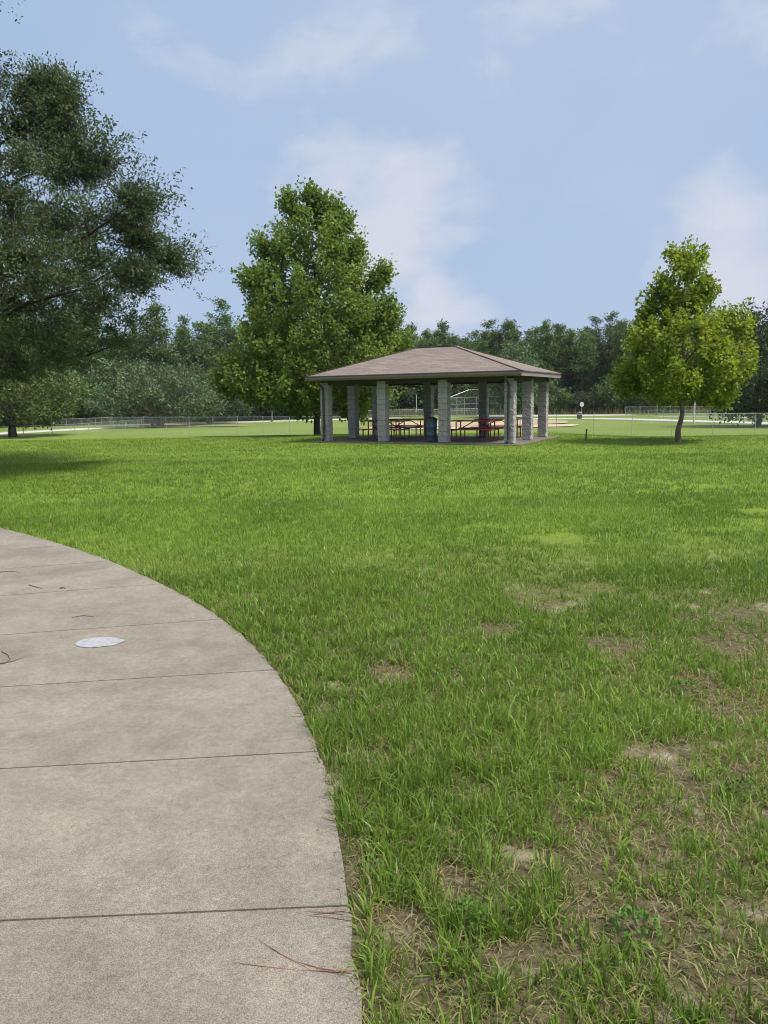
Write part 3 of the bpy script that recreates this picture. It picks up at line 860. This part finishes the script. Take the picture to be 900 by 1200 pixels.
RNG = np.random.default_rng(52)
sp = G(372, 514.5) * (38.3 / G(372, 514.5).y)
crown_tree('sycamore_tree', 'tall broad green sycamore tree behind the left end of the pavilion', 'tree', (sp.x, sp.y, gz(sp.x, sp.y)),
           [(1.4, 2.7), (2.1, 3.7), (3.3, 4.05), (4.8, 3.65), (6.0, 3.25), (7.3, 2.9), (8.5, 2.3), (9.6, 1.6), (10.4, 1.05), (11.0, .6), (11.3, .25)],
           560, 105, .40, .155, M_SYC, M_BARKD, .17, 1.5, vert=.9, asym=.09, surf=.7, nlimb=30, upb=.75, aspect=.8, rmin=.15,
           extra=[(3.2, 7.5, .45), (3.5, 5.7, .6), (-3.0, 7.2, .4), (-2.3, 8.9, .4), (-1.0, 10.9, .35), (.1, 11.2, .35), (.9, 10.7, .35), (1.4, 9.9, .4), (1.9, 8.8, .4), (4.1, 4.4, .45), (-4.2, 2.9, .75), (2.0, 1.3, .5), (-.9, 1.6, .5)])
RNG = np.random.default_rng(93)
sp = G(795, 518)
crown_tree('sycamore_tree', 'yellow-green young tree with a pale slim trunk right of the pavilion', 'tree', (sp.x, sp.y, 0),
           [(1.6, 1.1), (1.9, 2.0), (2.3, 2.35), (3.2, 2.1), (3.9, 1.85), (4.3, 1.1), (4.6, .55), (5.1, .8), (5.7, .7), (6.2, .38), (6.6, .12)],
           240, 105, .26, .12, M_GOLD, M_BARKL, .095, 1.35, vert=.9, asym=.10, surf=.6, nlimb=22, upb=.8, aspect=.8, rmin=.1,
           extra=[(-1.25, 4.2, .4), (-.5, 4.6, .4), (.5, 4.7, .4), (-.8, 5.2, .3), (-1.25, 4.7, .2), (1.8, 4.1, .38), (1.1, 4.1, .35), (2.15, 2.7, .4), (-2.0, 2.2, .45), (1.6, 1.7, .35), (-.35, 6.4, .2), (.35, 6.3, .2), (.9, 5.3, .3)])

# trees of the lower field
def low(px, py): p = L(px, py); return (p.x, p.y, gz(p.x, p.y))


crown_tree('oak_tree', 'rounded olive green oak at the far left behind the wire fence', 'tree', low(15, 512.5),
           [(1.6, 4.2), (2.6, 6.2), (4.2, 6.8), (6.0, 6.0), (7.5, 4.2), (8.8, 1.6)], 300, 55, .95, .34, M_BROAD, M_BARKD, .42, 1.4, vert=.2, multi=1, surf=.8, nlimb=14, flat=.7)
crown_tree('spreading_tree', 'low spreading multi-stemmed tree standing beside the pale road', 'tree', low(185, 500.5),
           [(1.4, 6.0), (2.6, 8.0), (4.5, 8.2), (6.4, 6.3), (7.8, 4.0), (8.8, 1.6)], 320, 50, 1.1, .40, M_GREYL, M_BARKL, .5, 1.3, vert=.2, multi=4, surf=.8, nlimb=14, flat=.65)
crown_tree('spreading_tree', 'small dark spreading tree just left of the tall sycamore', 'tree', low(246, 496.5),
           [(1.6, 4.0), (3.0, 5.6), (5.0, 5.8), (7.0, 4.2), (8.4, 1.5)], 200, 50, 1.1, .42, M_GREYL, M_BARKL, .38, 1.5, vert=.2, multi=3, surf=.8, nlimb=10, flat=.65)
crown_tree('round_tree', 'dull grey-green round tree showing above the pavilion roof', 'tree', low(603, 489.5),
           [(2.0, 2.2), (4.0, 3.6), (7.5, 4.0), (10.0, 3.2), (11.6, 2.0), (12.6, .9)], 200, 70, 1.0, .40, M_GREYL, M_BARK, .3, 2.5, vert=.2, surf=.9, nlimb=8, rmin=.4)
crown_tree('dark_tree', 'dark tree with a drooping low bough at the right edge', 'tree', low(886, 500),
           [(1.2, 3.6), (2.2, 4.4), (4.0, 4.4), (6.5, 4.0), (9.0, 3.6), (11.0, 2.4), (12.8, 1.0)], 260, 55, .85, .34, M_DARKL, M_BARKD, .3, 1.6, vert=.1, surf=.8, nlimb=12)

# tree line: build a few kinds once, then copy
def proto_pine(h, seed, lab):
    global RNG
    RNG = np.random.default_rng(seed)
    zc = h * RNG.uniform(.22, .40)
    return crown_tree('pine_tree', lab, 'tree', (0, 0, 0), [(zc, .5), (zc + h * .1, 1.7), (h * .55, 2.2), (h * .75, 1.8), (h * .9, 1.0), (h, .2)],
                      110, 60, .85, .42, M_PINE, M_BARK, .2, zc, vert=.25, asym=.2, surf=.5, nlimb=10, upb=.4, aspect=.45, flat=.6)


def proto_broad(h, w, seed, mat, lab, multi=1):
    global RNG
    RNG = np.random.default_rng(seed)
    return crown_tree('broadleaf_tree', lab, 'tree', (0, 0, 0), [(h * .08, w * .55), (h * .25, w * .9), (h * .5, w), (h * .75, w * .8), (h * .93, w * .45), (h, w * .1)],
                      110, 70, 1.05, .46, mat, M_BARK, .22, h * .15, vert=.3, asym=.2, surf=.8, nlimb=8, multi=multi, flat=.75)


PL = 'tall dark pine in the row of pines behind the ball field'
BLL = 'dark green broadleaf tree low in the tree line among the pines'
pines = [proto_pine(16 + 1.2 * (i % 4), 100 + i, PL) for i in range(7)]
broads = [proto_broad(6.5 + 1.2 * i, 3.4 + .4 * i, 200 + i, [M_BROAD, M_DARKL, M_PINE, M_GREYL][i], BLL) for i in range(4)]
rnd = random.Random(5)
slots_p, slots_b = [], []
def along(pxa, pxb, ya, yb, n):
    for i in range(n):
        t = (i + rnd.uniform(-.3, .3)) / max(1, n - 1); yield pxa + (pxb - pxa) * t, ya + (yb - ya) * t
# right half: forest edge about 165 m away
def edge_pt(px, dist):
    d = rt * (px - 450) + fw * F + up * (600 - 470); d.z = 0
    d = d / d.y * dist
    return (d.x, d.y, gz(d.x, d.y))
for row, (dist, n) in enumerate([(166, 38), (174, 36), (184, 34)]):
    for px, d_ in along(440, 940, dist, dist - 14, n):
        slots_p.append((edge_pt(px, d_ + rnd.uniform(-3, 3)), rnd.uniform(.86, 1.12), 'right'))
for row, (dist, n) in enumerate([(138, 17), (150, 17), (164, 18)]):
    for px, d_ in along(-70, 430, dist - 14, dist + 24, n):
        slots_p.append((edge_pt(px, d_ + rnd.uniform(-3, 3)), rnd.uniform(.98, 1.25) , 'left'))
for px, d_ in along(430, 960, 164, 146, 26): slots_b.append((edge_pt(px, d_ + rnd.uniform(-3, 3)), rnd.uniform(.55, 1.0), 'right'))
for px, d_ in along(430, 960, 186, 170, 24): slots_b.append((edge_pt(px, d_ + rnd.uniform(-3, 3)), rnd.uniform(1.1, 1.5), 'right'))
for px, d_ in along(430, 960, 198, 180, 22): slots_b.append((edge_pt(px, d_ + rnd.uniform(-3, 3)), rnd.uniform(1.1, 1.6), 'right'))
for px, d_ in along(-90, 440, 118, 156, 26): slots_b.append((edge_pt(px, d_ + rnd.uniform(-3, 3)), rnd.uniform(.75, 1.15), 'left'))
for px, d_ in along(-90, 440, 128, 164, 22): slots_b.append((edge_pt(px, d_ + rnd.uniform(-3, 3)), rnd.uniform(1.1, 1.6), 'left'))
labs = {('p', 'right'): (PL, 'pines behind the ball field'), ('p', 'left'): ('tall pine rising behind the low trees on the left', 'pines on the left'),
        ('b', 'right'): (BLL, 'broadleaf trees at the foot of the pines'), ('b', 'left'): ('mid green bushy tree in the woods left of the sycamore', 'broadleaf trees on the left')}
for kind, slots, protos in (('p', slots_p, pines), ('b', slots_b, broads)):
    for i, (loc, sc, side) in enumerate(slots):
        lab, grp = labs[(kind, side)]
        src = protos[rnd.randrange(len(protos))] if i >= len(protos) else protos[i]
        rz = rnd.uniform(0, 6.28)
        s3 = (sc * rnd.uniform(.85, 1.15), sc * rnd.uniform(.85, 1.15), sc)
        if i < len(protos):
            src.location = loc; src.rotation_euler = (0, 0, rz); src.scale = s3; src['label'] = lab; src['group'] = grp
        else: copy_thing(src, loc, rz, s3, lab, grp)
RNG = np.random.default_rng(77)

# rank weeds along the wood's edge
def weeds(name, label, pts, n, h, w, depth):
    P = np.array(pts); t = RNG.random(n) * (len(P) - 1); i = t.astype(int); fr = (t - i)[:, None]
    C = P[i] * (1 - fr) + P[np.minimum(i + 1, len(P) - 1)] * fr
    C = C + RNG.normal(0, depth, (n, 2)); z = H(C[:, 0], C[:, 1])
    az = RNG.random(n) * 6.28; hh = h * RNG.uniform(.4, 1.2, n); ln = RNG.normal(0, .25, n)
    b = np.c_[C, z]; o_ = np.c_[np.cos(az), np.sin(az), 0 * az] * w; tip = b + np.c_[np.cos(az * 3) * ln * hh, np.sin(az * 3) * ln * hh, hh]
    vs = np.stack([b - o_, b + o_, tip], 1).reshape(-1, 3)
    o = mesh_np(name, vs, np.arange(n)[:, None] * 3 + np.arange(3)[None], leafmat(name + '_mat', (0.05, 0.07, 0.025), (0.13, 0.13, 0.055), (0.26, 0.22, 0.12), .3), attrs={'rnd': np.repeat(RNG.random(n), 3)})
    tag(o, label, 'tall weeds', kind='stuff')
weeds('tall_weeds', 'tan and green tall weeds along the foot of the pines', [edge_pt(440, 152)[:2], edge_pt(600, 158)[:2], edge_pt(760, 152)[:2], edge_pt(950, 140)[:2]], 9000, 1.5, .12, 3.0)
weeds('tall_weeds', 'tan and green tall weeds behind the road on the left', [L(190, 494.5)[:2], L(260, 491.8)[:2], L(340, 490.2)[:2], L(440, 489)[:2]], 6000, 1.3, .12, 2.6)

# ---------------------------------------------------------------- chain link fences
def mesh_fabric_mat(name, cover_, sz):
    m, nt, p, out = newmat(name)
    v = coords(nt, 'UV'); sep = nt.nodes.new('ShaderNodeSeparateXYZ'); nt.links.new(v, sep.inputs[0])
    a = math_n(nt, 'ADD', sep.outputs[0], sep.outputs[1]); b = math_n(nt, 'SUBTRACT', sep.outputs[0], sep.outputs[1])
    f = lambda q: math_n(nt, 'LESS_THAN', math_n(nt, 'FRACT', math_n(nt, 'DIVIDE', q, sz)), cover_)
    wire = math_n(nt, 'MAXIMUM', f(a), f(b))
    tr = nt.nodes.new('ShaderNodeBsdfTransparent'); ms = nt.nodes.new('ShaderNodeMixShader')
    nt.links.new(wire, ms.inputs[0]); nt.links.new(tr.outputs[0], ms.inputs[1]); nt.links.new(p.outputs[0], ms.inputs[2]); nt.links.new(ms.outputs[0], out.inputs[0])
    p.inputs['Base Color'].default_value = (0.42, 0.43, 0.43, 1); p.inputs['Roughness'].default_value = .5; p.inputs['Metallic'].default_value = .4
    return m
M_MESH = mesh_fabric_mat('chain_link_wire', 0.075, 0.075)


def fence(label, pts, h, step, prad=.03, rail=.022, group='chain link fences', step_mesh=True, mesh=True):
    P = np.array(pts, float); d = np.concatenate([[0], np.cumsum(np.hypot(*np.diff(P, axis=0).T))])
    n = max(1, int(round(d[-1] / step))); t = np.linspace(0, d[-1], n + 1); x = np.interp(t, d, P[:, 0]); y = np.interp(t, d, P[:, 1]); z = H(x, y)
    o = thing('chain_link_fence', label, 'fence', (x[0], y[0], z[0]), 0, group)
    bm = bmesh.new(); tube(bm, [(0, 0, -.1), (0, 0, h + .03), (0, 0, h + .05)], [prad, prad, prad * .4], 8); post = None
    for i in range(n + 1):
        if post is None: post = q = obj_bm('post', bm, M_GALV, o)
        else: q = post.copy(); link(q, o)
        q.location = (x[i] - x[0], y[i] - y[0], z[i] - z[0])
    bm = bmesh.new(); pts3 = [(x[i] - x[0], y[i] - y[0], z[i] - z[0] + h) for i in range(n + 1)]
    tube(bm, pts3, rail, 6); obj_bm('top_rail', bm, M_GALV, o)
    if not mesh: return o
    m = n + 1; vs = np.concatenate([np.c_[x - x[0], y - y[0], z - z[0] + .03], np.c_[x - x[0], y - y[0], z - z[0] + h - rail]])
    i = np.arange(n); f = np.stack([i, i + 1, m + i + 1, m + i], 1)
    w = mesh_np('wire_mesh', vs, f, M_MESH, o)
    uv = w.data.uv_layers.new(name='UVMap'); li = np.zeros(len(w.data.loops), np.int32); w.data.loops.foreach_get('vertex_index', li)
    U = np.where(li < m, t[li % m], t[li % m]); Vv = np.where(li < m, 0, h); uv.data.foreach_set('uv', np.stack([U, Vv], 1).astype(np.float32).ravel())
    return o


xy = lambda *q: [tuple(L(*a)[:2]) for a in q]
fence('long chain link fence with thin posts crossing the field just behind the pavilion', xy((120, 512), (234, 513.5), (340, 515), (450, 514.5), (883, 516), (990, 517)), 2.1, 3.05, .024, .018)
fence('low chain link fence in front of the road at the far left', xy((-60, 517), (0, 513), (82, 510), (150, 504), (190, 501)), 1.2, 3.0, .034, .026)
fence('low chain link fence behind the pale road left of the sycamore', xy((60, 502), (120, 498.8), (190, 495.8), (260, 493), (335, 490.6), (420, 489)), 1.25, 3.0, .034, .028)
fence('chain link fence before the wood, seen between the pavilion columns', [edge_pt(430, 148)[:2], edge_pt(520, 150)[:2], edge_pt(560, 151)[:2]], 1.3, 3.0, .034, .03)
fence('bright chain link fence under the yellow-green tree at the far right', xy((733, 486), (800, 486.6), (880, 488.2), (980, 491)), 1.5, 3.0, .036, .034)
fence('chain link fence beside the parking area at the right edge', xy((760, 489.6), (830, 491), (900, 493.5), (985, 497)), 1.2, 3.0, .034, .028)

# backstop of the ball field
bo = G(565, 489, LOW)
bs = thing('backstop', 'tall galvanised chain link backstop with an angled hood behind the ball field', 'backstop', (bo.x, bo.y, LOW + .02), -0.12)
FL_ = [(-6.0, 3.5), (-6.0, -1.0), (-3.0, -4.2)]
plan = [(-5.8, -4.5), (-3.2, 0), (3.2, 0), (5.8, -4.5)]   # wings come towards the field
Hh = 3.6
bm = bmesh.new(); first = None
def lerp(a, b, t): return (a[0] + (b[0] - a[0]) * t, a[1] + (b[1] - a[1]) * t)
nodes = []
for a, b, n in ((plan[0], plan[1], 2), (plan[1], plan[2], 3), (plan[2], plan[3], 2)):
    for k in range(n): nodes.append(lerp(a, b, k / n))
nodes.append(plan[3]); bm.free()
bm = bmesh.new(); tube(bm, [(0, 0, -.1), (0, 0, Hh)], .06, 8); post = None
for x, y in nodes:
    if post is None: post = q = obj_bm('post', bm, M_GALV, bs)
    else: q = post.copy(); link(q, bs)
    q.location = (x, y, 0)
for z in (.05, 1.25, 2.4, Hh):
    bm = bmesh.new(); tube(bm, [(x, y, z) for x, y in plan], .045, 6); obj_bm('rail', bm, M_GALV, bs)
hood = [(-4.4, -4.4), (-2.2, -1.9), (2.2, -1.9), (4.4, -4.4)]
bm = bmesh.new(); tube(bm, [(-2.4, -2.0, 4.9), (2.4, -2.0, 4.9)], .035, 6)
for s in (-1, 1): tube(bm, [(s * 3.2, 0, Hh), (s * 2.4, -2.0, 4.9), (s * 5.8, -4.5, Hh)], .035, 6)
tube(bm, [(0, 0, Hh), (0, -2.0, 4.9)], .04, 6)
hd = obj_bm('hood', bm, M_GALV, bs)
def panel(pts, parent):
    vs = np.array(pts, float); o = mesh_np('wire_mesh', vs, np.array([[0, 1, 2, 3]]), M_MESH, parent)
    uv = o.data.uv_layers.new(name='UVMap'); a = Vector(pts[0]); ue = (Vector(pts[1]) - a).normalized(); nn_ = ue.cross(Vector(pts[2]) - a).normalized(); ve = nn_.cross(ue)
    for l in o.data.loops:
        d = o.data.vertices[l.vertex_index].co - a; uv.data[l.index].uv = (d.dot(ue), d.dot(ve))
for a, b in zip(plan, plan[1:]): panel([(*a, .05), (*b, .05), (*b, Hh), (*a, Hh)], bs)
panel([(-3.2, 0, Hh), (3.2, 0, Hh), (2.4, -2, 4.9), (-2.4, -2, 4.9)], hd)
for s in (-1, 1): panel([(s * 3.2, 0, Hh), (s * 5.8, -4.5, Hh), (s * 5.8, -4.5, Hh + .01), (s * 2.4, -2, 4.9)], hd)

# ---------------------------------------------------------------- small things on the field
p = low(681.5, 486.8)
sg = thing('road_sign', 'small white octagonal road sign on a post before the pines', 'sign', p, 0.3)
bm = bmesh.new(); tube(bm, [(0, 0, -.1), (0, 0, 2.4)], .04, 8); obj_bm('post', bm, M_GALV, sg)
bm = bmesh.new(); lathe(bm, [(.0001, -.012), (.46, -.012), (.46, .012), (.0001, .012)], 8)
bmesh.ops.rotate(bm, verts=bm.verts, matrix=Matrix.Rotation(R(90), 3, 'X') @ Matrix.Rotation(R(22.5), 3, 'Z')); bmesh.ops.translate(bm, verts=bm.verts, vec=(0, -.06, 2.05))
obj_bm('sign_plate', bm, plain('plain_sign_back', (0.42, 0.40, 0.39), .5, 0, .05), sg)
p = low(679, 491.2)
tcn = thing('trash_can', 'small dark trash can on the field below the octagonal sign', 'trash can', p)
bm = bmesh.new(); lathe(bm, [(.0001, 0), (.34, 0), (.36, .04), (.40, .8), (.43, .82), (.43, .86), (.0001, .86)], 20); obj_bm('barrel', bm, plain('dark_green_metal', (0.02, 0.03, 0.03), .5), tcn, True)
bm = bmesh.new(); lathe(bm, [(.0001, .862), (.44, .862), (.42, .95), (.25, 1.1), (.0001, 1.14)], 20); obj_bm('lid', bm, plain('grey_lid', (0.10, 0.11, 0.12), .5), tcn, True)
p = G(686.5, 516.2)
mk = thing('marker_post', 'short dark green marker post standing in the grass right of the pavilion', 'post', (p.x, p.y, gz(p.x, p.y)))
bm = bmesh.new(); bx(bm, (0, 0, .18), (.05, .035, .46), bevel=.006); bmesh.ops.rotate(bm, verts=bm.verts, matrix=Matrix.Rotation(R(3), 3, 'Y')); obj_bm('stake', bm, plain('dark_green_paint', (0.02, 0.045, 0.035), .5), mk)
bm = bmesh.new(); bx(bm, (.02, 0, .42), (.06, .045, .03), bevel=.008); obj_bm('cap', bm, plain('black_cap', (0.015, 0.02, 0.02), .5), mk)
p = low(813, 497)
lp = thing('light_pole', 'pale slim pole behind the trunk of the yellow-green tree', 'pole', p)
bm = bmesh.new(); tube(bm, [(0, 0, -.1), (0, 0, 2.5), (0, 0, 5.2)], [.10, .09, .075], 10); obj_bm('pole', bm, plain('pale_pole', (0.55, 0.54, 0.50), .6, 0, .08), lp)
bm = bmesh.new(); tube(bm, [(0, 0, 5.1), (.3, 0, 5.3), (.9, 0, 5.35)], .03, 6); bx(bm, (1.05, 0, 5.33), (.5, .2, .08), bevel=.02); obj_bm('lamp_head', bm, M_GALV, lp)
p = edge_pt(488, 149)
lp = thing('flag_pole', 'thin white pole before the wood, seen between two pavilion columns', 'pole', p)
bm = bmesh.new(); tube(bm, [(0, 0, -.1), (0, 0, 4.0)], .05, 8); obj_bm('pole', bm, plain('white_pole', (0.62, 0.62, 0.60), .5, 0, .05), lp)
bm = bmesh.new(); lathe(bm, [(.0001, 4.0), (.07, 4.03), (.07, 4.1), (.0001, 4.14)], 10); obj_bm('cap', bm, M_GALV, lp)

# power line before the wood
PX = [(-95, 118), (318, 132), (770, 140), (1040, 132)]
M_POLE = plain('wood_pole', (0.12, 0.09, 0.07), .9, 0, .3)
pl = []
for i, (px, d_) in enumerate(PX):
    q = edge_pt(px, d_); pl.append(q)
    if px in (-95, 1040): continue
    t = thing('utility_pole', ['', 'wooden utility pole hidden behind the tall sycamore crown', 'wooden utility pole behind the yellow-green tree'][i], 'utility pole', q)
    bm = bmesh.new(); tube(bm, [(0, 0, -.2), (0, 0, 9.4)], [.15, .10], 10); obj_bm('pole', bm, M_POLE, t)
    bm = bmesh.new(); bx(bm, (0, .14, 8.9), (.1, .1, 1.8)); obj_bm('crossarm', bm, M_POLE, t)
for k, (z, nm) in enumerate(((9.2, 'upper thin power line crossing before the wood'), (7.2, 'lower thin power line crossing before the wood'))):
    bm = bmesh.new()
    for a, b in zip(pl, pl[1:]):
        pts = [(a[0] + (b[0] - a[0]) * t, a[1] + (b[1] - a[1]) * t, LOW + z - 0.9 * 4 * t * (1 - t)) for t in [j / 12 for j in range(13)]]
        tube(bm, pts, .014, 4)
    tag(obj_bm('power_line', bm, plain('cable', (0.05, 0.05, 0.05), .5)), nm, 'power line')

# ---------------------------------------------------------------- litter and weeds close by
M_NEED = plain('rusty_needles', (0.17, 0.075, 0.045), .7, 0, .3); M_TWIG = plain('grey_twig', (0.07, 0.055, 0.045), .9, 0, .3)
def strands(name, label, cat, lines, rad, mat, group=None):
    bm = bmesh.new()
    for ln in lines:
        P = [G(px, py, TOP) for px, py in ln]
        n = len(P); tube(bm, [(q.x, q.y, TOP + rad * 1.4 + .003 * math.sin(i * 2)) for i, q in enumerate(P)], [rad] * (n - 1) + [rad * .4], 5)
    o = obj_bm(name, bm, mat); return tag(o, label, cat, group)
strands('pine_needles', 'rusty brown pine needle cluster on the path near the bottom edge', 'pine needles',
        [[(412, 1141), (390, 1140), (365, 1137), (335, 1122), (303, 1103)], [(412, 1141), (380, 1139), (350, 1137), (310, 1133), (272, 1129)], [(410, 1140), (375, 1136), (345, 1126), (318, 1112)]], .0013, M_NEED)
strands('pine_needles', 'thin red pine needles lying along the nearest path joint', 'pine needles', [[(405, 1068), (380, 1071), (360, 1073), (346, 1069)], [(408, 1079), (385, 1076), (360, 1073)], [(402, 1072), (375, 1070), (356, 1068)]], .0013, M_NEED)
strands('fallen_twig', 'curled grey twig on the path at the left edge', 'twig', [[(2, 764), (9, 768), (12, 773), (5, 778), (-6, 780)], [(0, 778), (14, 776), (27, 771)]], .0025, M_TWIG)
strands('fallen_twig', 'straight grey twig on the path above the white paint patch', 'twig', [[(84, 724), (98, 722), (111, 723)]], .0025, M_TWIG)
strands('fallen_twig', 'short bent twig on the far part of the path', 'twig', [[(34, 686), (44, 689), (50, 690)]], .003, M_TWIG)
strands('fallen_twig', 'small dark twig near the left edge of the far path', 'twig', [[(0, 671), (12, 670), (24, 671)]], .0035, M_TWIG)
strands('fallen_twig', 'tiny dark bit of bark on the far path', 'twig', [[(70, 690), (73, 689.6), (77, 690)]], .005, M_TWIG)

# leafy weeds
M_WEED = leafmat('weed_leaves', (0.05, 0.10, 0.015), (0.08, 0.16, 0.025), (0.13, 0.22, 0.04), .3)
def weed(px, py, r, n, lab):
    g = G(px, py); C = np.zeros((n, 3)); a = RNG.random(n) * 6.28; q = np.sqrt(RNG.random(n)) * r
    C[:, 0] = np.cos(a) * q; C[:, 1] = np.sin(a) * q; C[:, 2] = .015 + .05 * (1 - q / r) + RNG.random(n) * .03
    o = leaves('weed', C, .02, M_WEED, None, np.full(n, .5), .6, .6, np.array([0, 0, 0.0])); o.location = (g.x, g.y, 0)
    tag(o, lab, 'weed', 'leafy weeds in the grass')
weed(550, 1085, .07, 150, 'leafy green weed in the grass nearest the bottom centre')
weed(745, 1098, .08, 150, 'dark leafy weed in the thin grass at the lower right')
weed(808, 815, .10, 150, 'dark leafy weed in the thin turf midway down the right side')
weed(875, 935, .09, 150, 'leafy weed by the right edge of the picture')
weed(435, 673, .10, 110, 'small leafy weed standing in the lawn beyond the path')

# crumbs of soil, bark and grit spilt along the path edge and in the thin turf
n = 1700; yy = RNG.uniform(1.3, 6.5, n); ex = np.interp(yy, E_[:, 1], E_[:, 0]); xx = ex + np.where(RNG.random(n) < .3, RNG.normal(.01, .03, n), RNG.uniform(0, 2.6, n) * (yy / 4))
top_ = np.where(path_side(xx, yy) < 0, TOP, 0.004); sz = RNG.uniform(.0012, .004, n)
base_ = np.array([[1, 0, 0], [0, 1, 0], [-1, 0, 0], [0, -1, 0], [0, 0, .7], [0, 0, -.6]], float)
ang = RNG.random(n) * 6.28; st = RNG.uniform(.5, 1.8, n)
bv = base_[None] * sz[:, None, None]; bv[..., 0] *= st[:, None]
vx = bv[..., 0] * np.cos(ang)[:, None] - bv[..., 1] * np.sin(ang)[:, None]; vy = bv[..., 0] * np.sin(ang)[:, None] + bv[..., 1] * np.cos(ang)[:, None]
vv = np.stack([vx + xx[:, None], vy + yy[:, None], bv[..., 2] + (top_ + sz * .5)[:, None]], -1).reshape(-1, 3)
tf = np.array([[0, 1, 4], [1, 2, 4], [2, 3, 4], [3, 0, 4], [1, 0, 5], [2, 1, 5], [3, 2, 5], [0, 3, 5]])
o = mesh_np('soil_crumbs', vv, (np.arange(n)[:, None, None] * 6 + tf[None]).reshape(-1, 3), plain('crumbs', (0.17, 0.12, 0.08), .95, var=.7, scale=40))
tag(o, 'dark crumbs of soil and bark spilt along the path edge', 'soil crumbs', kind='stuff')

# ---------------------------------------------------------------- thin summer haze
hm = bpy.data.materials.new('haze_air'); hm.use_nodes = True; nt = hm.node_tree; nt.nodes.clear()
pv = nt.nodes.new('ShaderNodeVolumePrincipled'); pv.inputs['Density'].default_value = 0.0001; pv.inputs['Color'].default_value = (0.86, 0.92, 1.0, 1); pv.inputs['Anisotropy'].default_value = 0.2
ho = nt.nodes.new('ShaderNodeOutputMaterial'); nt.links.new(pv.outputs[0], ho.inputs['Volume'])
bm = bmesh.new(); bx(bm, (0, 740, 14.5), (1500, 1650, 36)); o = obj_bm('haze', bm, hm); o['kind'] = 'stuff'; o['label'] = 'thin pale summer haze hanging over the field'; o['category'] = 'haze'
S.cycles.volume_bounces = 0
